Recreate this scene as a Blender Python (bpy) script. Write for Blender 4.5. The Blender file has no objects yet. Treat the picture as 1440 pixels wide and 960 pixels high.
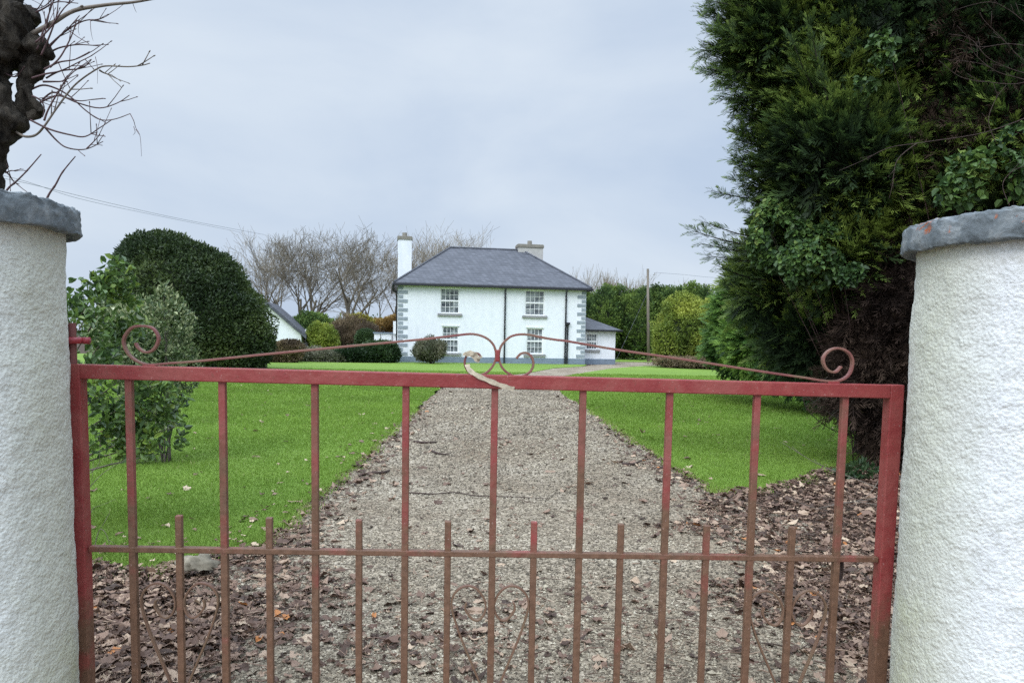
import bpy, math, random
import numpy as np
from mathutils import Matrix, Vector, noise as mnoise
R = math.radians
rng = np.random.default_rng(7)
random.seed(7)
scene = bpy.context.scene
COL = scene.collection

# ------------------------------------------------------------------ camera
F = 1050.0; PX0, PY0 = 720.0, 564.0
PITCH = math.atan(86/1050.0); ROLL = 0.018; EYE = 1.5
cam = bpy.data.objects.new('camera', bpy.data.cameras.new('camera'))
COL.objects.link(cam)
cam.data.sensor_width = 36; cam.data.lens = F/1440*36; cam.data.shift_y = 84/1440
cam.data.clip_end = 2000; cam.data.clip_start = 0.05
RM = Matrix.Rotation(math.pi/2-PITCH, 3, 'X') @ Matrix.Rotation(ROLL, 3, 'Z')
cam.matrix_world = Matrix.Translation((0, 0, EYE)) @ RM.to_4x4()
scene.camera = cam

def ray(px, py):
    return RM @ Vector(((px-PX0)/F, -(py-PY0)/F, -1))
def at(px, py, Y):            # world point seen at that spot of the photo, Y metres away
    d = ray(px, py); t = Y/d.y
    return Vector((d.x*t, Y, EYE+d.z*t))
def gnd(px, py, z=0.0):
    d = ray(px, py); t = (z-EYE)/d.z
    return Vector((d.x*t, d.y*t, z))
def onplane(px, py, P, N):
    d = ray(px, py); o = Vector((0, 0, EYE))
    return o + d*((P-o).dot(N)/d.dot(N))

# ------------------------------------------------------------------ objects
def link(o, parent=None):
    COL.objects.link(o)
    if parent: o.parent = parent
    return o
def tag(o, label=None, cat=None, group=None, kind=None):
    if label: o['label'] = label
    if cat: o['category'] = cat
    if group: o['group'] = group
    if kind: o['kind'] = kind
    return o
def empty(name, loc, rz=0, label=None, cat=None, group=None):
    o = bpy.data.objects.new(name, None); o.location = loc; o.rotation_euler = (0, 0, rz)
    o.empty_display_size = .2
    link(o); tag(o, label, cat, group)
    bpy.context.view_layer.update()
    return o
def obj(name, me, mat, parent=None, world=False):
    o = bpy.data.objects.new(name, me)
    if mat: me.materials.append(mat)
    link(o, parent)
    if world and parent: o.matrix_parent_inverse = parent.matrix_world.inverted()
    return o
def fast(name, V, Fc, tint=None, smooth=False):
    V = np.asarray(V, dtype=np.float32).reshape(-1, 3); Fc = np.asarray(Fc, dtype=np.int32)
    me = bpy.data.meshes.new(name); k = Fc.shape[1]
    me.vertices.add(len(V)); me.vertices.foreach_set('co', V.ravel())
    me.loops.add(Fc.size); me.loops.foreach_set('vertex_index', Fc.ravel())
    me.polygons.add(len(Fc)); me.polygons.foreach_set('loop_start', np.arange(len(Fc), dtype=np.int32)*k)
    me.polygons.foreach_set('use_smooth', np.full(len(Fc), smooth, dtype=bool))
    me.update(calc_edges=True)
    if tint is not None:
        a = me.attributes.new('tint', 'FLOAT', 'POINT'); a.data.foreach_set('value', np.asarray(tint, dtype=np.float32))
    return me

class MB:
    """collects boxes, bars and polygons into one mesh"""
    def __init__(s): s.v = []; s.f = []
    def box(s, a, b, M=None):
        x0, y0, z0 = a; x1, y1, z1 = b; n = len(s.v)
        c = [(x0,y0,z0),(x1,y0,z0),(x1,y1,z0),(x0,y1,z0),(x0,y0,z1),(x1,y0,z1),(x1,y1,z1),(x0,y1,z1)]
        if M: c = [tuple(M @ Vector(p)) for p in c]
        s.v += c
        s.f += [tuple(n+i for i in q) for q in ((0,3,2,1),(4,5,6,7),(0,1,5,4),(1,2,6,5),(2,3,7,6),(3,0,4,7))]
        return s
    def poly(s, pts):
        n = len(s.v); s.v += [tuple(p) for p in pts]; s.f.append(tuple(range(n, n+len(pts)))); return s
    def ribbon(s, pts, side, hw, ht, close=True):
        """rectangular section swept along pts; side = constant axis (half depth hw), ht = half thickness"""
        n0 = len(s.v); m = len(pts); side = Vector(side).normalized()
        for i, p in enumerate(pts):
            t = (pts[min(i+1, m-1)]-pts[max(i-1, 0)]).normalized(); nn = t.cross(side).normalized()
            for a, b in ((1,1),(-1,1),(-1,-1),(1,-1)):
                s.v.append(tuple(p + side*hw*a + nn*ht*b))
        for i in range(m-1):
            for j in range(4):
                a = n0+4*i+j; b = n0+4*i+(j+1) % 4
                s.f.append((a, b, b+4, a+4))
        s.f.append((n0+3, n0+2, n0+1, n0)); e = n0+4*(m-1); s.f.append((e, e+1, e+2, e+3)); return s
    def tube(s, pts, r, k=8):
        m = len(pts); n0 = len(s.v); pts = [Vector(p) for p in pts]
        rr = r if hasattr(r, '__len__') else [r]*m
        up = Vector((0.13, 0.31, 0.94))
        for i, p in enumerate(pts):
            t = (pts[min(i+1, m-1)]-pts[max(i-1, 0)]).normalized()
            a = t.cross(up)
            if a.length < .05: a = t.cross(Vector((1, 0, 0)))
            a.normalize(); b = t.cross(a)
            for j in range(k):
                w = 2*math.pi*j/k; s.v.append(tuple(p+(a*math.cos(w)+b*math.sin(w))*rr[i]))
        for i in range(m-1):
            for j in range(k):
                a = n0+k*i+j; b = n0+k*i+(j+1) % k; s.f.append((a, b, b+k, a+k))
        s.f.append(tuple(n0+j for j in range(k-1, -1, -1))); e = n0+k*(m-1); s.f.append(tuple(e+j for j in range(k))); return s
    def mesh(s, name='m', bevel=0, smooth=False):
        me = bpy.data.meshes.new(name); me.from_pydata(s.v, [], s.f)
        if smooth:
            for p in me.polygons: p.use_smooth = True
        me.update(); return me
    def obj(s, name, mat, parent=None, world=False, bevel=0, smooth=False):
        o = obj(name, s.mesh(name, smooth=smooth), mat, parent, world)
        if bevel:
            m = o.modifiers.new('bevel', 'BEVEL'); m.width = bevel; m.segments = 2; m.limit_method = 'ANGLE'
        return o
def smoothline(P, n=6):
    P = [Vector(p) for p in P]; out = []
    for i in range(len(P)-1):
        p0 = P[max(i-1, 0)]; p1 = P[i]; p2 = P[i+1]; p3 = P[min(i+2, len(P)-1)]
        for j in range(n):
            t = j/n
            out.append(.5*((2*p1)+(p2-p0)*t+(2*p0-5*p1+4*p2-p3)*t*t+(3*p1-p0-3*p2+p3)*t**3))
    out.append(P[-1]); return out

# ------------------------------------------------------------------ numpy helpers
def unit(a): return a/np.maximum(np.linalg.norm(a, axis=-1, keepdims=True), 1e-9)
_H = rng.random((64, 64, 64)).astype(np.float32)
def vnoise(p, f=1.0):
    p = np.asarray(p)*f+17.3; i = np.floor(p).astype(int); t = p-i; t = t*t*(3-2*t); r = 0
    for dx in (0, 1):
        for dy in (0, 1):
            for dz in (0, 1):
                w = (t[:,0] if dx else 1-t[:,0])*(t[:,1] if dy else 1-t[:,1])*(t[:,2] if dz else 1-t[:,2])
                r = r+w*_H[(i[:,0]+dx) % 64, (i[:,1]+dy) % 64, (i[:,2]+dz) % 64]
    return r
def segs_mesh(P0, P1, R0, R1, k=3):
    P0 = np.asarray(P0, float); P1 = np.asarray(P1, float); t = unit(P1-P0); ref = np.tile([.31, .17, .93], (len(t), 1))
    bad = np.abs((t*ref).sum(1)) > .97; ref[bad] = [1, 0, 0]
    a = unit(np.cross(t, ref)); b = np.cross(t, a); V = []
    for P, Rr in ((P0, R0), (P1, R1)):
        Rr = np.asarray(Rr)[:, None]
        for j in range(k):
            w = 2*math.pi*j/k; V.append(P+(a*math.cos(w)+b*math.sin(w))*Rr)
    V = np.stack(V, 1).reshape(-1, 3); n = len(P0); base = np.arange(n)[:, None]*2*k
    Fc = np.concatenate([base+np.array([[j, (j+1) % k, k+(j+1) % k, k+j]]) for j in range(k)])
    return V, Fc
def leaf_mesh(p, d, n, L, W, tint, shape='diamond', fold=.25):
    n = n-(n*d).sum(1, keepdims=True)*d; n = unit(n); s = np.cross(d, n); L = L[:, None]; W = W[:, None]; N = len(p)
    if shape == 'diamond':
        V = np.stack([p, p+d*L*.45+s*W*.5+n*W*fold, p+d*L, p+d*L*.45-s*W*.5+n*W*fold], 1)
        Fc = np.arange(N)[:, None]*4+np.array([[0, 1, 2, 3]]); k = 4
    else:
        V = np.stack([p, p+d*L*.25+s*W*.42+n*W*fold, p+d*L*.65+s*W*.42+n*W*fold, p+d*L-n*L*.08,
                      p+d*L*.65-s*W*.42+n*W*fold, p+d*L*.25-s*W*.42+n*W*fold], 1); k = 6
        b = np.arange(N)[:, None]*6
        Fc = np.concatenate([b+np.array([[0, 1, 2, 3]]), b+np.array([[0, 3, 4, 5]])])
    return V.reshape(-1, 3), Fc, np.repeat(tint, k)
def join(parts):
    V = []; Fc = []; T = []; o = 0
    for v, f, t in parts:
        V.append(v); Fc.append(f+o); T.append(t); o += len(v)
    return np.concatenate(V), np.concatenate(Fc), np.concatenate(T)
def sph(N, front=.65):
    d = unit(rng.normal(size=(N, 3)))
    flip = (d[:, 1] > 0) & (rng.random(N) < (front-.5)*2); d[flip, 1] *= -1
    return d
def shell(lobes, N, depth=.25, amp=.18, freq=2.2, zmin=.03, gap=.0, front=.65):
    """points spread through the outer shell of uneven ellipsoid lobes [(centre, radii)]"""
    w = np.array([(r[0]*r[2]+r[0]*r[1]+r[1]*r[2]) for c, r in lobes]); w = w/w.sum(); P = []; O = []
    for i, (c, r) in enumerate(lobes):
        m = int(N*w[i]*1.15)+8; d = sph(m, front); r = np.array(r); c = np.array(c)
        q = d*r; s = 1-depth*rng.random(m)**1.6
        s *= 1+amp*(vnoise(q+c, freq)-.5)*2+amp*.6*(vnoise(q+c, freq*2.7)-.5)*2
        P.append(c+q*s[:, None]); O.append(unit(d/r))
    P = np.concatenate(P); O = np.concatenate(O); keep = P[:, 2] > zmin
    for c, r in lobes:
        keep &= (((P-np.array(c))/np.array(r))**2).sum(1) > .42
    if gap: keep &= vnoise(P+3.1, freq*1.6) > gap
    return P[keep], O[keep]
def foliage(lobes, N, L, W, shape='diamond', outw=.6, up=.3, rnd=.8, tlow=.7, **k):
    P, O = shell(lobes, N, **k); m = len(P)
    d = unit(O*outw+np.array([0, 0, up])+rng.normal(size=(m, 3))*rnd*.6); n = unit(O+rng.normal(size=(m, 3))*.7)
    t = tlow*vnoise(P, k.get('freq', 2.2)*.7)+(1-tlow)*rng.random(m)
    return leaf_mesh(P, d, n, L*(.6+.8*rng.random(m)), W*(.6+.8*rng.random(m)), t, shape)
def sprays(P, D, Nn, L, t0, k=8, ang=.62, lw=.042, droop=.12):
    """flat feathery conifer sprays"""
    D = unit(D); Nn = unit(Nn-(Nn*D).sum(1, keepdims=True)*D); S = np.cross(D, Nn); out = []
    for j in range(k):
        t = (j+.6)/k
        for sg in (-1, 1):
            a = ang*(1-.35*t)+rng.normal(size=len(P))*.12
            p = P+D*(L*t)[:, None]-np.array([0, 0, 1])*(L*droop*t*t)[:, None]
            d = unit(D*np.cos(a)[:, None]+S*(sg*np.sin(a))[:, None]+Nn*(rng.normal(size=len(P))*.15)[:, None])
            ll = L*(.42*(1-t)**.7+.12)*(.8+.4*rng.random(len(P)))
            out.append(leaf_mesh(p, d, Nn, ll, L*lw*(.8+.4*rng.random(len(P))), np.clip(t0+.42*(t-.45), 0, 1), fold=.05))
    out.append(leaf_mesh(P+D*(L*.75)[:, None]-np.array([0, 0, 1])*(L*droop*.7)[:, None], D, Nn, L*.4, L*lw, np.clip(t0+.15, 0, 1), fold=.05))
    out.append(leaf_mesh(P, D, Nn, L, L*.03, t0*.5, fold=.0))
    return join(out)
def blob(lobes, f=.72, amp=.15, seg=20):
    """uneven inner mass of a dense crown"""
    V = []; Fc = []; o = 0
    for c, r in lobes:
        u, v = np.meshgrid(np.arange(seg), np.arange(seg//2+1), indexing='ij')
        th = 2*math.pi*u.ravel()/seg; ph = math.pi*v.ravel()/(seg//2)
        d = np.stack([np.cos(th)*np.sin(ph), np.sin(th)*np.sin(ph), np.cos(ph)], 1)
        p = np.array(c)+d*np.array(r)*f*(1+amp*2*(vnoise(d*2+np.array(c), 1.7)-.5))[:, None]
        p[:, 2] = np.maximum(p[:, 2], .05); V.append(p); h = seg//2+1
        q = [(i*h+j, i*h+j+1, ((i+1) % seg)*h+j+1, ((i+1) % seg)*h+j) for i in range(seg) for j in range(seg//2)]
        Fc.append(np.array(q)+o); o += len(p)
    return np.concatenate(V), np.concatenate(Fc)

# ------------------------------------------------------------------ materials
class N:
    def __init__(s, name, rough=.8, spec=.3):
        s.m = bpy.data.materials.new(name); s.m.use_nodes = True; s.t = s.m.node_tree; s.n = s.t.nodes
        s.b = s.n['Principled BSDF']; s.b.inputs['Roughness'].default_value = rough
        s.b.inputs['Specular IOR Level'].default_value = spec
    def new(s, typ, **k):
        x = s.n.new(typ)
        for a, b in k.items():
            if a in x.inputs: x.inputs[a].default_value = b
            else: setattr(x, a, b)
        return x
    def l(s, a, b): s.t.links.new(a, b)
    def coord(s, scale=None, out='Object'):
        c = s.new('ShaderNodeTexCoord').outputs[out]
        if scale is None: return c
        m = s.new('ShaderNodeMapping'); m.inputs['Scale'].default_value = scale; s.l(c, m.inputs['Vector']); return m.outputs[0]
    def pos(s): return s.new('ShaderNodeNewGeometry').outputs['Position']
    def noise(s, scale, detail=4, rough=.55, vec=None, dist=0):
        x = s.new('ShaderNodeTexNoise'); x.inputs['Scale'].default_value = scale; x.inputs['Detail'].default_value = detail
        x.inputs['Roughness'].default_value = rough; x.inputs['Distortion'].default_value = dist
        s.l(vec if vec is not None else s.coord(), x.inputs['Vector']); return x.outputs['Fac']
    def vor(s, scale, vec=None, feature='F1', out='Distance'):
        x = s.new('ShaderNodeTexVoronoi'); x.feature = feature; x.inputs['Scale'].default_value = scale
        s.l(vec if vec is not None else s.coord(), x.inputs['Vector']); return x.outputs[out]
    def ramp(s, fac, stops):
        x = s.new('ShaderNodeValToRGB'); e = x.color_ramp.elements
        while len(e) > len(stops): e.remove(e[-1])
        while len(e) < len(stops): e.new(1)
        for i, (p, c) in enumerate(stops):
            e[i].position = p; e[i].color = (*c, 1) if len(c) == 3 else c
        s.l(fac, x.inputs['Fac']); return x.outputs['Color']
    def mix(s, fac, a, b, mode='MIX'):
        x = s.new('ShaderNodeMix', data_type='RGBA', blend_type=mode)
        for v, i in ((fac, x.inputs[0]), (a, x.inputs[6]), (b, x.inputs[7])):
            if isinstance(v, (int, float)): i.default_value = v
            elif isinstance(v, tuple): i.default_value = (*v, 1)
            else: s.l(v, i)
        return x.outputs[2]
    def math(s, op, a, b=0.0):
        x = s.new('ShaderNodeMath', operation=op)
        for v, i in ((a, x.inputs[0]), (b, x.inputs[1])):
            if isinstance(v, (int, float)): i.default_value = v
            else: s.l(v, i)
        return x.outputs[0]
    def sep(s, v, ax):
        x = s.new('ShaderNodeSeparateXYZ'); s.l(v, x.inputs[0]); return x.outputs[ax]
    def bump(s, h, strength=.5, dist=.01, prev=None):
        x = s.new('ShaderNodeBump'); x.inputs['Strength'].default_value = strength; x.inputs['Distance'].default_value = dist
        s.l(h, x.inputs['Height'])
        if prev is not None: s.l(prev, x.inputs['Normal'])
        return x.outputs[0]
    def done(s, col=None, bump=None, rough=None):
        if col is not None:
            if isinstance(col, tuple): s.b.inputs['Base Color'].default_value = (*col, 1)
            else: s.l(col, s.b.inputs['Base Color'])
        if bump is not None: s.l(bump, s.b.inputs['Normal'])
        if rough is not None: s.l(rough, s.b.inputs['Roughness'])
        return s.m
def leafmat(name, stops, rough=.5, spec=.35, trans=.25):
    m = N(name, rough, spec); a = m.new('ShaderNodeAttribute', attribute_name='tint'); c = m.ramp(a.outputs['Fac'], stops); m.done(c)
    if trans:
        t = m.new('ShaderNodeBsdfTranslucent'); m.l(c, t.inputs['Color']); x = m.new('ShaderNodeMixShader'); x.inputs[0].default_value = trans
        m.l(m.b.outputs[0], x.inputs[1]); m.l(t.outputs[0], x.inputs[2]); m.l(x.outputs[0], m.n['Material Output'].inputs['Surface'])
    return m.m
def plain(name, c, rough=.7, spec=.3, var=.15, scale=8):
    m = N(name, rough, spec); n = m.noise(scale, 5)
    return m.done(m.ramp(n, [(.3, tuple(x*(1-var) for x in c)), (.7, tuple(min(1, x*(1+var)) for x in c))]), m.bump(n, .15, .01))

def gate_paint(name='gate_paint', fade=.4, hs=1.0):
    m = N(name, .55, .35); p = m.pos(); z = m.sep(p, 2)
    n1 = m.noise(7, 6, .65, p, .6); n2 = m.noise(38, 5, .6, p); n3 = m.noise(4.2, 6, .62, p)
    base = m.ramp(n1, [(.35, (.195, .028, .028)), (.65, (.26, .044, .038))])
    faded = m.mix(n2, (.205, .068, .055), (.25, .085, .072))
    brown = m.ramp(n2, [(.35, (.085, .055, .030)), (.65, (.14, .085, .048))])
    h = m.math('ADD', m.math('MULTIPLY', z, -hs), m.math('MULTIPLY', n3, 2.4))   # grime grows towards the wet foot
    f1 = m.ramp(h, [(.08, (0, 0, 0)), (.55, (1, 1, 1))])
    f2 = m.ramp(m.math('ADD', n1, m.math('MULTIPLY', n3, .5)), [(.68, (0, 0, 0)), (.84, (1, 1, 1))])
    c = m.mix(m.math('ADD', m.math('MULTIPLY', f2, .45), fade-.4), base, faded); c = m.mix(m.math('MULTIPLY', f1, .85), c, brown)
    c = m.mix(m.math('MULTIPLY', m.ramp(m.noise(90, 4, .7, p), [(.6, (0,)*3), (.68, (1,)*3)]), .5), c, (.10, .05, .03))
    c = m.mix(m.math('MULTIPLY', m.ramp(m.noise(130, 2, .7, p), [(.68, (0,)*3), (.72, (1,)*3)]), .5), c, (.42, .30, .27))
    return m.done(c, m.bump(n2, .5, .006), m.ramp(n1, [(.3, (.38,)*3), (.7, (.62,)*3)]))
def gate_rust():
    m = N('gate_scroll_paint', .5, .4); p = m.pos(); n1 = m.noise(9, 5, .6, p); n2 = m.noise(60, 4, .6, p)
    z = m.sep(p, 2)
    c = m.ramp(n1, [(.34, (.155, .045, .045)), (.5, (.19, .075, .06)), (.66, (.17, .10, .065))])
    c = m.mix(m.ramp(z, [(.55, (.75,)*3), (.85, (0,)*3)]), c, (.125, .08, .045))
    return m.done(c, m.bump(n2, .3, .003))
def roughcast(name, stain=1.0, lum=1.0):  # lum lightens the left pillar's colour to offset weaker sun on its visible side
    m = N(name, .85, .2); p = m.pos()
    n = m.noise(85, 4, .6, p, .15); v = m.vor(95, p, 'SMOOTH_F1'); h = m.math('ADD', n, m.math('MULTIPLY', v, -.8))
    big = m.noise(2.3, 5, .6, p); mid = m.noise(11, 4, .6, p)
    c = m.ramp(mid, [(.3, (.57*lum, .58*lum, .575*lum)), (.7, (.67*lum, .675*lum, .67*lum))])
    z = m.sep(p, 2)
    low = m.ramp(m.math('ADD', m.math('MULTIPLY', z, -.7), m.math('MULTIPLY', big, 1.5)), [(.30, (0,)*3), (.75, (1,)*3)])
    alg = m.ramp(m.noise(5, 6, .7, p, .8), [(.48, (0,)*3), (.68, (1,)*3)])
    x = m.sep(m.coord(), 0)                                     # the damp side by the gate is greener
    side = m.ramp(m.math('MULTIPLY', x, -stain), [(.27, (0,)*3), (.37, (1,)*3)])
    c = m.mix(m.math('MULTIPLY', side, m.math('ADD', .62, m.math('MULTIPLY', low, .33))), c, (.40, .40, .27))
    c = m.mix(m.math('MULTIPLY', m.math('MULTIPLY', alg, m.math('ADD', low, .3)), .45), c, (.45, .47, .30))
    mp = m.new('ShaderNodeMapping'); mp.inputs['Scale'].default_value = (16, 16, 1.1); m.l(p, mp.inputs['Vector'])
    drip = m.ramp(m.noise(1, 4, .6, mp.outputs[0]), [(.52, (0,)*3), (.72, (1,)*3)]); hi = m.ramp(z, [(.0, (0,)*3), (1, (1,)*3)])
    top = m.math('MULTIPLY', m.math('SUBTRACT', z, 1.45), 2.2); top = m.math('MINIMUM', m.math('MAXIMUM', top, 0.0), 1.0)
    c = m.mix(m.math('MULTIPLY', m.math('MULTIPLY', drip, top), .3), c, (.38, .37, .32))
    c = m.mix(m.math('MULTIPLY', m.ramp(h, [(.0, (1,)*3), (.12, (0,)*3)]), .35), c, (.4, .4, .36))
    return m.done(c, m.bump(h, .62, .008))
def cap_mat():
    m = N('cap_paint', .75, .3); p = m.pos(); n = m.noise(14, 7, .65, p, .5); n2 = m.noise(3.5, 4, .5, p)
    c = m.ramp(n, [(.3, (.070, .082, .088)), (.5, (.125, .143, .152)), (.72, (.25, .265, .265))])
    z = m.sep(p, 2)
    top = m.ramp(z, [(.0, (0,)*3), (1.0, (1,)*3)])
    rust = m.ramp(m.noise(6.5, 4, .6, p, 1.5), [(.60, (0,)*3), (.66, (1,)*3)])
    hz = m.math('GREATER_THAN', m.math('ADD', z, m.math('MULTIPLY', n, .1)), 1.925)
    c = m.mix(m.math('MULTIPLY', rust, hz), c, (.30, .09, .035))
    c = m.mix(m.math('MULTIPLY', m.ramp(m.noise(9, 5, .7, p), [(.62, (0,)*3), (.7, (1,)*3)]), .6), c, (.36, .34, .27))
    return m.done(c, m.bump(n, .6, .02, m.bump(m.noise(60, 4, .6, p), .4, .004)))
def gravel_mat():
    m = N('gravel', .85, .25); p = m.pos()
    cc = m.vor(55, p, 'F1', 'Color'); cd = m.vor(55, p, 'F1'); c2 = m.vor(19, p, 'F1', 'Color')
    g = m.ramp(m.sep(cc, 0), [(.0, (.055, .046, .034)), (.3, (.175, .147, .108)), (.7, (.325, .28, .21)), (1, (.56, .50, .40))])
    g = m.mix(.35, g, m.ramp(m.sep(c2, 1), [(.1, (.12, .10, .075)), (.9, (.37, .325, .25))]))
    d = m.ramp(m.noise(.55, 6, .65, p, .4), [(.36, (.60, .52, .45)), (.62, (1.05, 1.03, 1.0))])
    g = m.mix(1.0, g, d, 'MULTIPLY')
    g = m.mix(m.math('MULTIPLY', m.ramp(m.noise(3.2, 6, .7, p), [(.54, (0,)*3), (.7, (1,)*3)]), .55), g, (.09, .065, .045))
    return m.done(g, m.bump(cd, -.8, .01))
def soil_mat():
    m = N('soil', .95, .15); p = m.pos(); n = m.noise(9, 8, .7, p); far = m.noise(.12, 5, .6, p)
    c = m.ramp(n, [(.3, (.028, .020, .014)), (.55, (.07, .05, .036)), (.75, (.15, .11, .085))])
    return m.done(c, m.bump(n, .8, .03))
def lawn_mat():
    m = N('lawn', .8, .2); p = m.pos(); n = m.noise(1.1, 6, .6, p); f = m.noise(70, 4, .7, p); b = m.noise(.13, 4, .5, p)
    mp = m.new('ShaderNodeMapping'); mp.inputs['Scale'].default_value = (.5, 5.5, 1); m.l(p, mp.inputs['Vector'])
    st = m.noise(1.0, 3, .5, mp.outputs[0])
    c = m.ramp(f, [(.3, (.09, .155, .020)), (.7, (.155, .255, .036))])
    c = m.mix(m.math('MULTIPLY', m.ramp(n, [(.4, (0,)*3), (.7, (1,)*3)]), .5), c, (.15, .225, .034))
    c = m.mix(m.math('MULTIPLY', m.ramp(b, [(.45, (0,)*3), (.65, (1,)*3)]), .45), c, (.19, .28, .05))
    c = m.mix(m.math('MULTIPLY', m.ramp(st, [(.5, (0,)*3), (.72, (1,)*3)]), .35), c, (.13, .19, .034))
    return m.done(c, m.bump(f, .6, .03))
def house_wall():
    m = N('house_render', .85, .2); p = m.coord(); n = m.noise(3, 6, .6, p); f = m.noise(40, 3, .5, p)
    mp = m.new('ShaderNodeMapping'); mp.inputs['Scale'].default_value = (2.2, 2.2, .25); m.l(p, mp.inputs['Vector'])
    s = m.noise(1.3, 5, .65, mp.outputs[0]); c = m.ramp(n, [(.3, (.66, .68, .71)), (.7, (.74, .75, .77))])
    c = m.mix(m.math('MULTIPLY', m.ramp(s, [(.52, (0,)*3), (.75, (1,)*3)]), .4), c, (.52, .55, .58))
    return m.done(c, m.bump(f, .3, .01))
def slate():
    m = N('slate', .55, .4); p = m.coord(); sx = m.new('ShaderNodeSeparateXYZ'); m.l(p, sx.inputs[0])
    cb = m.new('ShaderNodeCombineXYZ'); m.l(m.math('ADD', sx.outputs[0], sx.outputs[1]), cb.inputs[0]); m.l(m.math('MULTIPLY', sx.outputs[2], 1.8), cb.inputs[1])
    b = m.new('ShaderNodeTexBrick'); m.l(cb.outputs[0], b.inputs['Vector'])
    for k, v in (('Scale', 1.0), ('Mortar Size', .012), ('Mortar Smooth', .2), ('Brick Width', .3), ('Row Height', .24), ('Bias', 0)): b.inputs[k].default_value = v
    b.inputs['Color1'].default_value = (.052, .056, .068, 1); b.inputs['Color2'].default_value = (.088, .092, .108, 1); b.inputs['Mortar'].default_value = (.02, .02, .025, 1)
    n = m.noise(2.5, 5, .6, p)
    c = m.mix(.5, b.outputs['Color'], m.ramp(n, [(.3, (.6,)*3), (.7, (1.2,)*3)]), 'MULTIPLY')
    return m.done(c, m.bump(b.outputs['Fac'], -.5, .02))
def bark(name, c0, c1, scale=6):
    m = N(name, .9, .15); n = m.noise(1, 7, .7, m.coord((scale, scale, scale*.35))); return m.done(m.ramp(n, [(.35, c0), (.65, c1)]), m.bump(n, .9, .03))
def glass():
    m = N('window_glass', .06, .6); n = m.noise(1.6, 3, .5, m.coord((1, 1, 2)))
    return m.done(m.ramp(n, [(.38, (.05, .06, .07)), (.6, (.24, .265, .27))]))
def wood_pole():
    m = N('pole_wood', .85, .2); n = m.noise(1, 5, .6, m.coord((14, 14, .8))); return m.done(m.ramp(n, [(.3, (.10, .085, .065)), (.7, (.22, .19, .15))]))

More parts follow.
